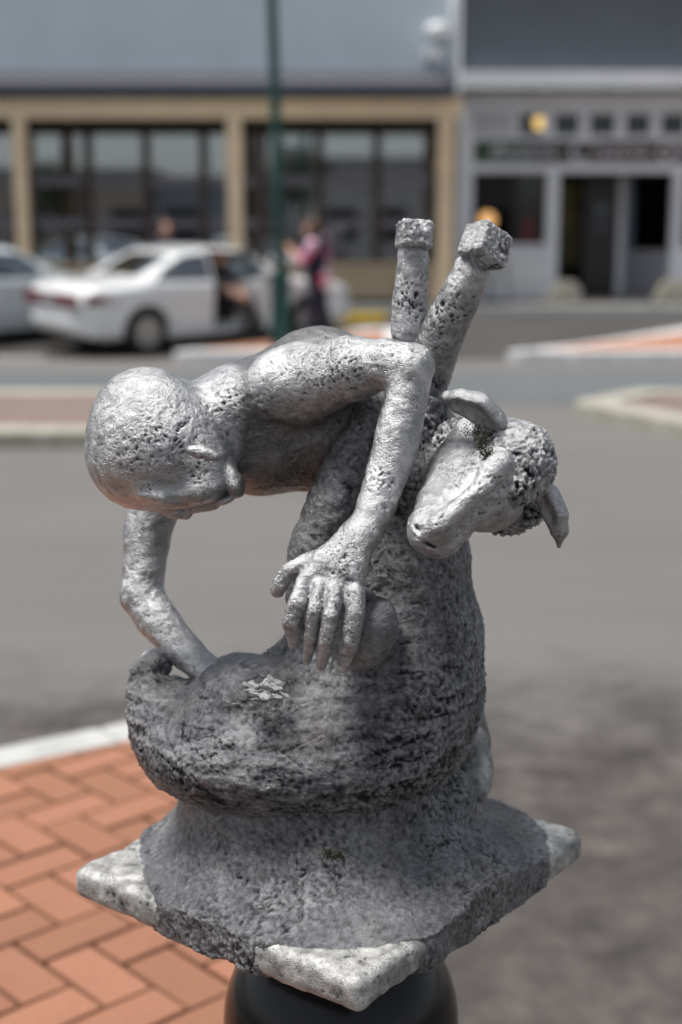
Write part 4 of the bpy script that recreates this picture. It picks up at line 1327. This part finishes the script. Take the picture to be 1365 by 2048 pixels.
# floodlights and pipe on the joint between the shops
fl = empty('wall_floodlight', (1.58, WALL_Y - .12, 4.72))
tag(fl, 'white round floodlight on the pale blue parapet wall, beside the drainpipe', 'wall light')
MB().lathe([(.02, -.12), (.17, -.10), (.20, 0), (.16, .10), (.04, .14)], 24).build('housing', M_WHITE, fl)
MB().box(-.03, .03, .0, .115, -.25, -.121).build('bracket', M_GREYD, fl)
fl2 = empty('security_camera', (1.50, WALL_Y - .20, 4.28))
tag(fl2, 'white security camera with a dark lens just above the verandah roof', 'camera')
MB().box(-.14, .14, -.12, .16, -.03, .12).build('housing', M_WHITE, fl2, bevel=.02)
MB().lathe([(.07, 0), (.08, .03), (.05, .05)], 16, Matrix.Translation((-.05, -.13, -.07)) @ Matrix.Rotation(R(60), 4, 'X')).build('lens', M_NAVY, fl2)
dp = MB().tube([(1.845, WALL_Y - .06, FOOT_Z + 3.1), (1.845, WALL_Y - .06, 6.3)], .055, 14).build('drainpipe', M_GREYP)
tag(dp, 'pale grey drainpipe at the joint between the two shops', 'drainpipe')
# sandwich board seen edge on
sb = empty('sandwich_board', tuple(at(1000, 600, 23.2)[0][:2]) + (FOOT_Z,), (0, 0, R(80)))
tag(sb, 'grey folding sandwich board seen edge on outside the grey shop', 'sign')
for sgn in (-1, 1):
    MB().box(-.3, .3, -.012, .012, 0, .85, Matrix.Translation((0, sgn * .20, 0)) @ Matrix.Rotation(R(sgn * 12), 4, 'X')).build('board', M_GREYD, sb)

# ================================================================ cars
M_CARW = mat_plain('white_car_paint', (0.80, 0.815, 0.82), 0.22, 0.03, 1.5, coat=0.8)
M_CARG = mat_plain('silver_white_car_paint', (0.55, 0.60, 0.63), 0.25, 0.03, 1.5, coat=0.8)
M_TYRE = mat_plain('tyre_rubber', (0.018, 0.018, 0.018), 0.85, 0.2, 10)
M_RIM = mat_plain('wheel_cover', (0.42, 0.40, 0.38), 0.35, 0.15, 8, metal=0.5)
M_TRIM = mat_plain('black_trim', (0.02, 0.02, 0.021), 0.6, 0.2, 5)
M_TAIL = NT('tail_light_red').set(base=(0.14, 0.012, 0.016), rough=0.15, coat=0.5)
M_LENS = NT('clear_lens').set(base=(0.6, 0.6, 0.6), rough=0.1, coat=0.5)
M_AMBER = NT('amber_lens').set(base=(0.35, 0.10, 0.01), rough=0.2)
M_CGLASS = mat_glass('car_glass', (0.42, 0.47, 0.48), 0.02, 0.22)
M_SEAT = mat_plain('dark_seat_cloth', (0.035, 0.033, 0.035), 0.9, 0.2, 20)

CL, CWD = 4.85, 0.915           # length, half width
WB = 1.40                       # half wheelbase
top_x = np.array([-2.42, -2.36, -2.2, -1.55, -1.42, -0.75, -0.25, 0.35, 1.05, 1.20, 1.75, 2.15, 2.34, 2.42])
top_z = np.array([0.62, 0.90, 1.00, 1.045, 1.06, 1.385, 1.435, 1.415, 1.02, 0.985, 0.92, 0.84, 0.72, 0.52])
bot_z = lambda x: np.interp(x, [-2.42, -2.2, -1.0, 1.0, 2.2, 2.42], [0.34, 0.26, 0.19, 0.19, 0.24, 0.32])
def smooth_top(x):
    xs = np.linspace(-2.5, 2.5, 501)
    y = np.interp(xs, top_x, top_z)
    kx = np.exp(-0.5 * (np.arange(-24, 25) / 8.0) ** 2)
    y = np.convolve(np.pad(y, 24, 'edge'), kx / kx.sum(), 'valid')
    return np.interp(x, xs, y)
def half_w(x, z):
    plan = CWD - 0.10 * np.clip((np.abs(x) - 1.5) / 0.92, 0, 1) ** 2 - 0.16 * np.clip((np.abs(x) - 2.1) / 0.32, 0, 1) ** 2
    tumble = 0.26 * np.clip((z - 0.90) / 0.55, 0, 1) ** 1.15 + 0.05 * np.clip((0.45 - z) / 0.3, 0, 1) + 0.02 * np.clip((0.75 - z) / 0.2, 0, 1)
    return plan - tumble
def car_fn(p, off=0.0):
    x, y, z = p[..., 0], p[..., 1], p[..., 2]
    crown = 0.05 * (np.abs(y) / CWD) ** 2
    a = (z - (smooth_top(x) - crown)) * 0.8
    b = (np.abs(y) - half_w(x, z)) * 0.95
    c = bot_z(x) - z
    d = np.abs(x) - CL / 2
    def smax(u, v, k):
        e = np.maximum(k - np.abs(u - v), 0)
        return np.maximum(u, v) + e * e / (4 * k)
    f = smax(a, b, 0.10)
    f = smax(f, c, 0.08)
    f = smax(f, d, 0.14)
    return f - off
# window outlines in (x, z)
FRONT_WIN = [(-0.22, 0.965), (0.86, 0.955), (0.42, 1.30), (-0.22, 1.345)]
REAR_WIN = [(-1.22, 1.00), (-0.30, 0.97), (-0.30, 1.345), (-0.66, 1.32), (-1.02, 1.17)]
DOOR = [(-0.30, 0.27), (0.80, 0.27), (0.92, 0.50), (0.92, 0.93), (0.44, 1.345), (-0.27, 1.385)]
REAR_DOOR = [(-1.05, 0.66), (-0.86, 0.30), (-0.32, 0.27), (-0.30, 1.37), (-0.70, 1.34), (-1.10, 1.02)]
def poly_sd(x, z, poly):
    d = np.full(x.shape, 1e9)
    sgn = np.ones(x.shape)
    n = len(poly)
    for i in range(n):
        ax, az = poly[i]
        bx, bz = poly[i - 1]
        ex, ez = bx - ax, bz - az
        wx, wz = x - ax, z - az
        t_ = np.clip((wx * ex + wz * ez) / (ex * ex + ez * ez), 0, 1)
        d = np.minimum(d, (wx - ex * t_) ** 2 + (wz - ez * t_) ** 2)
        c1, c2, c3 = z >= az, z < bz, ex * wz > ez * wx
        sgn = np.where((c1 & c2 & c3) | (~c1 & ~c2 & ~c3), -sgn, sgn)
    return sgn * np.sqrt(d)
def side_panel(poly, side, inset, n=26, m_=18, thick=0.0):
    """a patch of the car's flank inside an (x, z) outline"""
    xs = [p[0] for p in poly]
    zs = [p[1] for p in poly]
    P_ = []
    def edge_pts(a, b, k):
        return [(a[0] + (b[0] - a[0]) * i / k, a[1] + (b[1] - a[1]) * i / k) for i in range(k)]
    ring = []
    for a, b in zip(poly, poly[1:] + poly[:1]):
        ring += edge_pts(a, b, 6)
    cx_, cz_ = sum(xs) / len(xs), sum(zs) / len(zs)
    mb = MB()
    lv = 6
    pts = []
    for k in range(lv + 1):
        s_ = 1 - k / lv
        for (x, z) in ring:
            X, Z = cx_ + (x - cx_) * s_, cz_ + (z - cz_) * s_
            pts.append((X, side * (float(half_w(np.array(X), np.array(Z))) + inset), Z))
    n_ = len(ring)
    fs = [(k * n_ + i, k * n_ + (i + 1) % n_, (k + 1) * n_ + (i + 1) % n_, (k + 1) * n_ + i) for k in range(lv) for i in range(n_)]
    if side > 0:
        fs = [tuple(reversed(f)) for f in fs]
    mb.add(pts, fs, True)
    if thick:
        o = len(mb.v)
        mb.v += [(x, y - side * thick, z) for x, y, z in pts]
        mb.f += [tuple(reversed([i + o for i in f])) for f in fs]
        mb.sm += [True] * len(fs)
        rim_ = [(i, (i + 1) % n_, o + (i + 1) % n_, o + i) for i in range(n_)]
        mb.f += [tuple(reversed(f)) for f in rim_] if side < 0 else rim_
        mb.sm += [False] * n_
    return mb
def top_patch(x0, x1, w0, w1, lift, n=10, m_=10):
    """windscreen or rear window following the roof line"""
    mb = MB()
    pts = []
    for i in range(n + 1):
        x = x0 + (x1 - x0) * i / n
        w_ = w0 + (w1 - w0) * i / n
        for j in range(m_ + 1):
            y = -w_ + 2 * w_ * j / m_
            pts.append((x, y, float(smooth_top(np.array(x))) - 0.05 * (abs(y) / CWD) ** 2 + lift))
    fs = [(i * (m_ + 1) + j, (i + 1) * (m_ + 1) + j, (i + 1) * (m_ + 1) + j + 1, i * (m_ + 1) + j + 1) for i in range(n) for j in range(m_)]
    mb.add(pts, fs, True)
    return mb
def make_car(paint, open_door):
    root = empty('parked_car')
    cl = Clay()
    cl.fn(car_fn, (-2.45, -0.95, 0.15), (2.45, 0.95, 1.46), 0.001)
    def cabin(p):
        f = car_fn(p, -0.05)
        return np.maximum(np.maximum(f, np.abs(p[..., 0] + 0.12) - 1.25), 0.34 - p[..., 2])
    cl.fn(cabin, (-1.4, -0.9, 0.33), (1.2, 0.9, 1.42), 0.01, True)
    for sd_ in (-1, 1):
        for sx_ in (-1, 1):
            cl.cap((sx_ * WB, sd_ * 0.62, 0.33), (sx_ * WB, sd_ * 1.1, 0.33), 0.365, 0.365, 0.015, True)
        for poly in [REAR_WIN, FRONT_WIN]:
            cl.fn((lambda poly, sd_: lambda p: np.maximum(poly_sd(p[..., 0], p[..., 2], poly), 0.45 - sd_ * p[..., 1]))(poly, sd_),
                  (min(q[0] for q in poly), 0.45 if sd_ > 0 else -1.0, min(q[1] for q in poly)), (max(q[0] for q in poly), 1.0 if sd_ > 0 else -0.45, max(q[1] for q in poly)), 0.006, True)
    if open_door:
        cl.fn(lambda p: np.maximum(poly_sd(p[..., 0], p[..., 2], DOOR), p[..., 1] + 0.55), (-0.35, -1.0, 0.25), (0.95, -0.55, 1.40), 0.006, True)
    cl.fn(lambda p: np.maximum(np.maximum(np.abs(p[..., 0] + 1.08) - 0.30, np.abs(p[..., 1]) - 0.55), np.maximum(p[..., 2] - 1.37, 1.07 - p[..., 2])), (-1.4, -0.55, 1.07), (-0.78, 0.55, 1.4), 0.03, True)
    cl.fn(lambda p: np.maximum(np.maximum(np.abs(p[..., 0] - 0.73) - 0.30, np.abs(p[..., 1]) - 0.58), np.maximum(p[..., 2] - 1.36, 1.06 - p[..., 2])), (0.43, -0.58, 1.06), (1.03, 0.58, 1.4), 0.03, True)
    v, q = cl.net(0.016)
    link(bpy.data.objects.new('body', mesh_np('body', v, q, paint)), root)
    for sd_ in (-1, 1):
        side_panel(REAR_WIN, sd_, -0.018).build('side_window', M_CGLASS, root)
        if not (open_door and sd_ < 0):
            side_panel(FRONT_WIN, sd_, -0.018).build('side_window', M_CGLASS, root)
        side_panel([(-1.08, 0.755), (2.1, 0.70), (2.1, 0.74), (-1.08, 0.80)] if not (open_door and sd_ < 0) else [(-1.08, 0.755), (-0.34, 0.745), (-0.34, 0.785), (-1.08, 0.80)], sd_, 0.012, thick=0.02).build('rub_strip', paint, root)
        side_panel([(-2.28, 0.72), (-2.02, 0.75), (-1.98, 0.82), (-2.28, 0.88)], sd_, 0.004, thick=0.02).build('tail_light', M_TAIL, root)
        side_panel([(2.02, 0.60), (2.26, 0.57), (2.26, 0.70), (2.02, 0.76)], sd_, 0.004, thick=0.02).build('head_light', M_LENS, root)
        side_panel([(-1.95, 0.70), (-1.86, 0.70), (-1.86, 0.735), (-1.95, 0.735)], sd_, 0.006, thick=0.015).build('side_repeater', M_AMBER, root)
        side_panel([(-0.52, 0.80), (-0.36, 0.795), (-0.36, 0.83), (-0.52, 0.835)], sd_, 0.014, thick=0.02).build('door_handle', paint, root)
        if not (open_door and sd_ < 0):
            MB().box(0.66, 0.80, min(sd_ * .80, sd_ * .99), max(sd_ * .80, sd_ * .99), 0.97, 1.09).build('mirror', paint, root, bevel=.03)
    top_patch(-1.43, -0.80, 0.60, 0.52, -0.012).build('rear_window', M_CGLASS, root)
    top_patch(0.42, 1.06, 0.55, 0.64, -0.012).build('windscreen', M_CGLASS, root)
    # rear: light bar, plate, bumper seam
    MB().box(-2.437, -2.38, -0.74, 0.74, 0.70, 0.87).build('tail_light_bar', M_TAIL, root, bevel=.01)
    MB().box(-2.447, -2.438, -0.17, 0.17, 0.74, 0.83).build('number_plate', M_GREYD, root)
    MB().box(-2.43, -2.40, -0.72, 0.72, 0.60, 0.615).build('bumper_seam', M_TRIM, root)
    MB().box(2.395, 2.43, -0.45, 0.45, 0.55, 0.65).build('grille', M_TRIM, root, bevel=.01)
    for sx_ in (-1, 1):
        for sd_ in (-1, 1):
            w_ = empty('wheel', (sx_ * WB, sd_ * 0.80, 0.317), (R(-90 * sd_), 0, 0), root)
            MB().lathe([(.19, -.09), (.30, -.098), (.317, -.07), (.317, .07), (.30, .098), (.205, .095), (.20, .05), (.19, -.05)], 40).build('tyre', M_TYRE, w_)
            MB().lathe([(.01, .085), (.06, .088), (.08, .07), (.17, .078), (.204, .092), (.204, .04), (.02, .03)], 32).build('rim', M_RIM, w_)
            for k in range(7):
                MB().box(.085, .165, -.018, .018, .076, .086, Matrix.Rotation(2 * math.pi * k / 7, 4, 'Z')).build('spoke', M_RIM, w_)
    # seats and dash
    for y_ in (-0.36, 0.36):
        st = MB()
        st.box(-0.25, 0.28, y_ - .24, y_ + .24, 0.36, 0.54).box(-0.42, -0.26, y_ - .24, y_ + .24, 0.40, 1.08, Matrix.Translation((-0.05, 0, 0.06)) @ Matrix.Rotation(R(-12), 4, 'Y')).box(-0.56, -0.47, y_ - .12, y_ + .12, 1.12, 1.26)
        st.build('seat', M_SEAT, root, bevel=.03)['kind'] = 'thing'
    MB().box(-1.25, -0.85, -.62, .62, .36, .58).build('rear_bench', M_SEAT, root, bevel=.03)
    MB().box(.72, 1.05, -.68, .68, .62, .92).build('dashboard', M_TRIM, root, bevel=.04)
    sw = MB()
    ring = [Vector((0.62 + .05 * math.sin(a), -0.36 + .18 * math.cos(a), 0.86 + .17 * math.sin(a))) for a in [2 * math.pi * k / 20 for k in range(21)]]
    sw.tube(ring, .014, 8, False)
    sw.build('steering_wheel', M_TRIM, root)
    if open_door:
        hx_, hy_ = 0.90, -0.885
        dr = empty('front_door', (hx_, hy_, 0), (0, 0, R(open_door)), root)
        def shift(mb):
            mb.v = [(x - hx_, y - hy_, z) for x, y, z in mb.v]
            return mb
        shift(side_panel([(-0.28, 0.29), (0.79, 0.29), (0.90, 0.50), (0.90, 0.93), (-0.27, 0.945)], -1, 0.0, thick=0.07)).build('door_skin', paint, dr)
        fr = MB()
        for a, b in (((0.88, 0.95), (0.42, 1.33)), ((0.42, 1.33), (-0.25, 1.372)), ((-0.25, 1.372), (-0.25, 0.94))):
            pa = Vector((a[0], -float(half_w(np.array(a[0]), np.array(a[1]))), a[1]))
            pb = Vector((b[0], -float(half_w(np.array(b[0]), np.array(b[1]))), b[1]))
            fr.tube([pa, pb], .022, 8)
        shift(fr).build('window_frame', M_TRIM, dr)
        shift(side_panel(FRONT_WIN, -1, -0.01)).build('side_window', M_CGLASS, dr)
        shift(MB().box(0.62, 0.78, -1.06, -.87, 0.97, 1.09)).build('mirror', paint, dr, bevel=.03)
    return root
def sit_on_slope(o, x, y, heading):
    """heading: angle of the nose from +X; wheels on the sloping bay"""
    tilt = math.atan(0.25 / 4.0) * 0.6
    o.rotation_mode = 'QUATERNION'
    q_ = Matrix.Rotation(tilt, 4, 'X') @ Matrix.Rotation(heading, 4, 'Z')
    o.rotation_quaternion = q_.to_quaternion()
    o.location = (x, y, ground_z(y) - 0.012)
    o.scale = (0.90, 0.90, 0.90)
HEAD = R(39)
hd = Vector((math.cos(HEAD), math.sin(HEAD)))
rt = Vector((hd.y, -hd.x))
near_mid = Vector((-1.42, 18.58))                    # between the near-side wheels
cc_ = near_mid - rt * 0.80
sedan = make_car(M_CARW, -30)
sit_on_slope(sedan, cc_.x, cc_.y, HEAD)
tag(sedan, 'white sedan parked nose in with its front door open', 'car', 'cars parked at the shops')
car2 = make_car(M_CARG, 0)
sit_on_slope(car2, cc_.x - 3.0, cc_.y + 0.10, HEAD)
tag(car2, 'silver white car parked beside the sedan, cut off by the picture edge', 'car', 'cars parked at the shops')

# ---- yellow wheel stop
ws = MB().prism([(-.08, 0), (.08, 0), (.06, .15), (-.06, .15)], -0.75, 0.66, Matrix.Rotation(R(90), 4, 'Y') @ Matrix.Rotation(R(90), 4, 'Z'))
o = ws.build('wheel_stop', mat_plain('yellow_paint', (0.62, 0.42, 0.03), 0.6, 0.2, 8), bevel=.015)
o.location = (0.0, 21.0, ground_z(21.0) + .006)
tag(o, 'yellow painted concrete wheel stop in front of the white sedan', 'wheel stop')

# ---- green lamp post on the brick island
M_GREEN = mat_plain('dark_green_paint', (0.012, 0.060, 0.048), 0.4, 0.12, 4)
lz = ground_z(17.45) + 0.134
lp = empty('lamp_post', (-0.735, 17.45, lz))
tag(lp, 'dark green street lamp post with a square box base on the brick island', 'lamp post')
MB().box(-.115, .115, -.115, .115, 0, .86).build('base_box', M_GREEN, lp, bevel=.01)
MB().box(-.13, .13, -.13, .13, .861, .90).build('box_lid', mat_plain('light_green_paint', (0.03, 0.12, 0.10), 0.4, 0.12, 4), lp, bevel=.008)
MB().tube([(0, 0, .90), (-.02, 0, 2.0), (-.075, 0, 4.2), (-.085, 0, 5.2)], [.070, .068, .062, .055], 20).build('pole', M_GREEN, lp)
MB().lathe([(.05, 5.2), (.20, 5.3), (.22, 5.36), (.05, 5.5)], 24, Matrix.Translation((-.085, 0, 0))).build('lantern', M_WHITE, lp)

# ================================================================ people
M_FLESH = mat_plain('skin_tone', (0.52, 0.29, 0.21), 0.6, 0.08, 6)
M_HAIR = mat_plain('brown_hair', (0.09, 0.045, 0.022), 0.6, 0.25, 40)
M_NAVYC = mat_plain('dark_navy_cloth', (0.018, 0.016, 0.035), 0.9, 0.2, 20)
M_BLKC = mat_plain('black_cloth', (0.012, 0.012, 0.014), 0.9, 0.2, 20)
def mat_pinkprint():
    t = NT('pink_print_cloth')
    c = t.coord()
    v_ = t.n('TexVoronoi', feature='F1')
    v_.inputs['Scale'].default_value = 6.0
    t.l(c, v_.inputs['Vector'])
    sp_ = t.n('SeparateColor')
    t.l(v_.outputs['Color'], sp_.inputs[0])
    col = t.ramp(sp_.outputs[0], [(0.0, (0.75, 0.03, 0.12)), (0.35, (0.80, 0.18, 0.32)), (0.55, (0.75, 0.60, 0.68)), (0.8, (0.30, 0.50, 0.68)), (1.0, (0.75, 0.08, 0.18))])
    t.set(base=col, rough=0.9)
    return t.m
M_PINK = mat_pinkprint()
def person(joints, mats, label, h=0.011):
    """joints in metres from the feet; one continuous body with clothing and hair laid over it as parts"""
    root = empty('person')
    tag(root, label, 'person')
    J = {k: np.array(v, float) for k, v in joints.items()}
    def body(grow=0.0, only=None):
        c = Clay()
        k = 0.03
        def ok(n_):
            return only is None or n_ in only
        if ok('head'):
            c.ell(J['head'], (.078 + grow, .098 + grow, .118 + grow), Euler((R(joints.get('nod', (0,))[0]), 0, R(joints.get('turn', (0,))[0]))), k)
            f_ = J['face']
            c.ell(J['head'] + f_ * .085 + np.array([0, 0, -.02]), (.016, .016, .024), None, .012)          # nose
            c.ell(J['head'] + f_ * .055 + np.array([0, 0, -.075]), (.045, .045, .04), None, .03)           # jaw and chin
            sd2 = np.array([-f_[1], f_[0], 0])
            for s_ in (-1, 1):
                c.ell(J['head'] + sd2 * s_ * .08 - f_ * .01 + np.array([0, 0, -.01]), (.014, .02, .032), None, .006)
                c.ell(J['head'] + sd2 * s_ * .032 + f_ * .098 + np.array([0, 0, .008]), (.014, .012, .010), None, .006, True)
            c.ell(J['head'] + f_ * .10 + np.array([0, 0, -.062]), (.022, .012, .005), None, .004, True)
            c.cap(J['head'] + np.array([0, 0, -.06]), J['neck'], .055, .058, k)
        if ok('torso'):
            c.chain([(J['neck'], .07 + grow), (J['chest'], .145 + grow), (J['waist'], .125 + grow), (J['hip'], .155 + grow)], .05)
            for s_ in 'lr':
                c.cap(J['neck'] + np.array([0, 0, -.04]), J['sh' + s_], .07 + grow, .062 + grow, .04)
        for s_ in 'lr':
            if ok('uparm'):
                c.chain([(J['sh' + s_], .058 + grow), (J['el' + s_], .045 + grow)], .02)
            if ok('loarm'):
                c.chain([(J['el' + s_], .044 + grow), (J['wr' + s_], .030 + grow)], .02)
            if ok('hand'):
                w_ = J['wr' + s_]
                d_ = w_ - J['el' + s_]
                d_ = d_ / np.linalg.norm(d_)
                sdv = np.cross(d_, [0.3, 0.5, 0.8])
                sdv /= np.linalg.norm(sdv)
                c.chain([(w_, .028), (w_ + d_ * .08, .034)], .012)
                for i_, (o_, l_) in enumerate(((-.03, .07), (-.01, .082), (.01, .076), (.03, .06))):
                    b_ = w_ + d_ * .085 + sdv * o_
                    c.chain([(b_, .010), (b_ + d_ * l_ * .55 + sdv * o_ * .2, .0095), (b_ + d_ * l_ * .9 + np.array([0, 0, -.012]), .008)], .004)
                c.chain([(w_ + d_ * .03 + sdv * .02, .012), (w_ + d_ * .06 + sdv * .055, .011), (w_ + d_ * .09 + sdv * .06, .009)], .006)
            if ok('leg'):
                c.chain([(J['hip'] + np.array([0.0, 0, -.02]), .10 + grow), (J['kn' + s_], .062 + grow), (J['an' + s_] + np.array([0, 0, .22]), .056 + grow), (J['an' + s_], .042 + grow)], .03)
            if ok('foot'):
                c.chain([(J['an' + s_] + np.array([0, 0, -.04]), .042 + grow), (J['an' + s_] + J['face'] * .15 + np.array([0, 0, -.055]), .032 + grow)], .02)
        return c
    def add(c, name, mat, hh=h):
        v, q = c.net(hh)
        return link(bpy.data.objects.new(name, mesh_np(name, v, q, mat)), root)
    add(body(), 'body', M_FLESH, 0.0085)
    add(body(.014, ('torso', 'uparm')), 'top', mats[0])
    if mats[1] is not None:
        add(body(.012, ('leg',)), 'trousers', mats[1])
    add(body(.010, ('foot',)), 'shoes', M_BLKC)
    f_ = J['face']
    hc = Clay()
    hc.ell(J['head'] - f_ * .022 + np.array([0, 0, .028]), (.094, .100, .112), None, .02)
    hc.ell(J['head'] - f_ * .055 + np.array([0, 0, -.05]), (.075, .075, .10), None, .02)
    hc.ell(J['head'] + f_ * .10 + np.array([0, 0, -.035]), (.075, .075, .095), None, .02, True)
    add(hc, 'hair', M_HAIR)
    return root
def stand(face_deg, height, lean=0.0, arms='folded'):
    a = R(face_deg)
    f_ = np.array([math.cos(a), math.sin(a), 0.0])
    sdv = np.array([-f_[1], f_[0], 0.0])
    s_ = height / 1.72
    up = np.array([0, 0, 1.0])
    L = f_ * lean
    J = dict(face=f_, turn=(face_deg - 90,), nod=(0,))
    J['hip'] = up * .92 * s_
    J['waist'] = up * 1.08 * s_ + L * .3
    J['chest'] = up * 1.28 * s_ + L * .7
    J['neck'] = up * 1.46 * s_ + L
    J['head'] = up * 1.60 * s_ + L * 1.3 + f_ * .02
    for n_, sg in (('l', 1), ('r', -1)):
        J['sh' + n_] = up * 1.38 * s_ + L * .8 + sdv * sg * .175 * s_
        if arms == 'folded':
            J['el' + n_] = up * 1.10 * s_ + L * .6 + sdv * sg * .22 * s_ + f_ * .04
            J['wr' + n_] = up * 1.08 * s_ + L * .6 + sdv * sg * .03 * s_ + f_ * .24
        elif arms == 'reach':
            J['el' + n_] = up * 1.14 * s_ + L + sdv * sg * .22 * s_ + f_ * .12
            J['wr' + n_] = up * 1.30 * s_ + L + sdv * sg * .10 * s_ + f_ * .30
        else:
            J['el' + n_] = up * 1.10 * s_ + L * .4 + sdv * sg * .24 * s_ - f_ * .03
            J['wr' + n_] = up * .86 * s_ + sdv * sg * .25 * s_ + f_ * .06
        J['kn' + n_] = up * .50 * s_ + sdv * sg * .10 * s_ + f_ * (.03 + .05 * sg)
        J['an' + n_] = up * .085 + sdv * sg * .11 * s_ + f_ * .07 * sg
    return J
wm = person(stand(165, 1.60, .06, 'reach'), (M_PINK, M_NAVYC), 'person in a pink print top and dark trousers standing at the sedan bonnet')
wm.location = (-0.29, 18.95, ground_z(18.95) + .004)
vest = Clay()                                                               # dark waistcoat over the print top
vest.chain([(np.array((-.055, -.02, 1.28)), .150), (np.array((-.035, -.02, 1.0)), .145), (np.array((-.02, -.02, .84)), .15)], .03)
v, q = vest.net(.014)
link(bpy.data.objects.new('waistcoat', mesh_np('waistcoat', v, q, M_NAVYC)), wm)
p2 = person(stand(-60, 1.42, .03, 'down'), (M_NAVYC, M_BLKC), 'person seen only by the head above the white sedan roof')
p2.location = (-2.62, 21.45, ground_z(21.45) + .004)
# driver sitting sideways in the open door (given in the car's own axes, then placed with the car)
J = dict(face=np.array([0.55, -0.83, 0.0]), turn=(-146,), nod=(0,))
J['hip'] = np.array([0.0, -.40, .66]); J['waist'] = np.array([-.02, -.42, .82]); J['chest'] = np.array([0.0, -.46, .98])
J['neck'] = np.array([.02, -.48, 1.12]); J['head'] = np.array([.04, -.50, 1.25])
J['shl'] = np.array([.18, -.40, 1.06]); J['shr'] = np.array([-.14, -.56, 1.06])
J['ell'] = np.array([.28, -.62, .86]); J['elr'] = np.array([-.06, -.74, .84])
J['wrl'] = np.array([.22, -.82, .74]); J['wrr'] = np.array([.08, -.88, .72])
J['knl'] = np.array([.34, -.78, .62]); J['knr'] = np.array([.16, -.86, .60])
J['anl'] = np.array([.36, -1.02, .12]); J['anr'] = np.array([.14, -1.06, .12])
dv = person({k: v_ for k, v_ in J.items()}, (M_BLKC, M_BLKC), 'person in black sitting sideways in the open door of the white sedan')
dv.rotation_mode = 'QUATERNION'
dv.rotation_quaternion = sedan.rotation_quaternion
dv.location = sedan.location
dv.scale = (0.93, 0.93, 0.93)

# ================================================================ the other side of the street, seen in the shop glass
def facing_shop(x0, x1, h_, col, label):
    r_ = empty('facing_shop', ((x0 + x1) / 2, -22.0, 0))
    tag(r_, label, 'building')
    w_ = (x1 - x0) / 2
    MB().box(-w_, w_, -6, 0, 0, h_).build('wall', mat_plain('facing_wall_' + str(int(x0 + 40)), col, 0.85, 0.12, 1), r_)
    MB().box(-w_ - .1, w_ + .1, -6.1, .15, h_ + .001, h_ + .25).build('parapet', M_GREYD, r_, bevel=.02)
    n_ = int(2 * w_ / 2.4)
    for i in range(n_):
        x = -w_ + 1.2 + i * (2 * w_ - 2.4) / max(1, n_ - 1)
        if i == n_ // 2:
            MB().box(x - .5, x + .5, .003, .06, .15, 2.3).build('door', M_BROWN, r_)
        else:
            MB().box(x - .8, x + .8, .003, .05, .9, 2.4).build('window', M_DARK, r_)
facing_shop(-19, -9.2, 4.1, (0.42, 0.36, 0.30), 'buff shop across the street, mirrored at one end of the verandah glass')
facing_shop(-9, -2.6, 3.3, (0.30, 0.32, 0.35), 'low grey shop across the street, mirrored in the middle of the glass')
facing_shop(-1.2, 8.5, 4.6, (0.46, 0.44, 0.42), 'tall pale shop across the street, mirrored near the end pier')
M_LEAF = mat_plain('tree_leaf', (0.035, 0.055, 0.020), 0.7, 0.4, 3)
M_BARK = mat_plain('tree_bark', (0.07, 0.055, 0.045), 0.9, 0.3, 8)
for tx_, ty_, th_, lab in ((-1.9, -14.0, 5.2, 'round dark tree across the street, mirrored in the glass near the post'), (-12.5, -15.0, 4.6, 'smaller dark tree across the street beside the buff shop')):
    tr_ = empty('street_tree', (tx_, ty_, 0))
    tag(tr_, lab, 'tree')
    tk = MB().tube([(0, 0, 0), (.05, .03, 1.2), (0, .05, 2.2), (.1, 0, th_ - 1.2)], [.16, .12, .10, .04], 10)
    for k in range(5):
        a_ = k * 1.3
        tk.tube([(0, .04, 1.9 + .2 * k), (.7 * math.cos(a_), .7 * math.sin(a_), 2.6 + .25 * k)], [.05, .02], 6)
    tk.build('trunk', M_BARK, tr_)
    lf = MB()
    rg = random.Random(int(th_ * 10))
    for k in range(2600):
        d_ = Vector((rg.gauss(0, 1), rg.gauss(0, 1), rg.gauss(0, 1))).normalized() * rg.random() ** .4
        c_ = Vector((d_.x * 1.5, d_.y * 1.5, th_ - 1.5 + d_.z * 1.3)) + Vector((math.sin(d_.z * 5), math.cos(d_.x * 6), 0)) * .2
        u_ = Vector((rg.uniform(-1, 1), rg.uniform(-1, 1), rg.uniform(-1, 1))).normalized()
        w_ = u_.orthogonal().normalized()
        lf.add([c_ - u_ * .09, c_ + w_ * .045, c_ + u_ * .09, c_ - w_ * .045], [(0, 1, 2, 3)])
    lf.build('crown', M_LEAF, tr_)
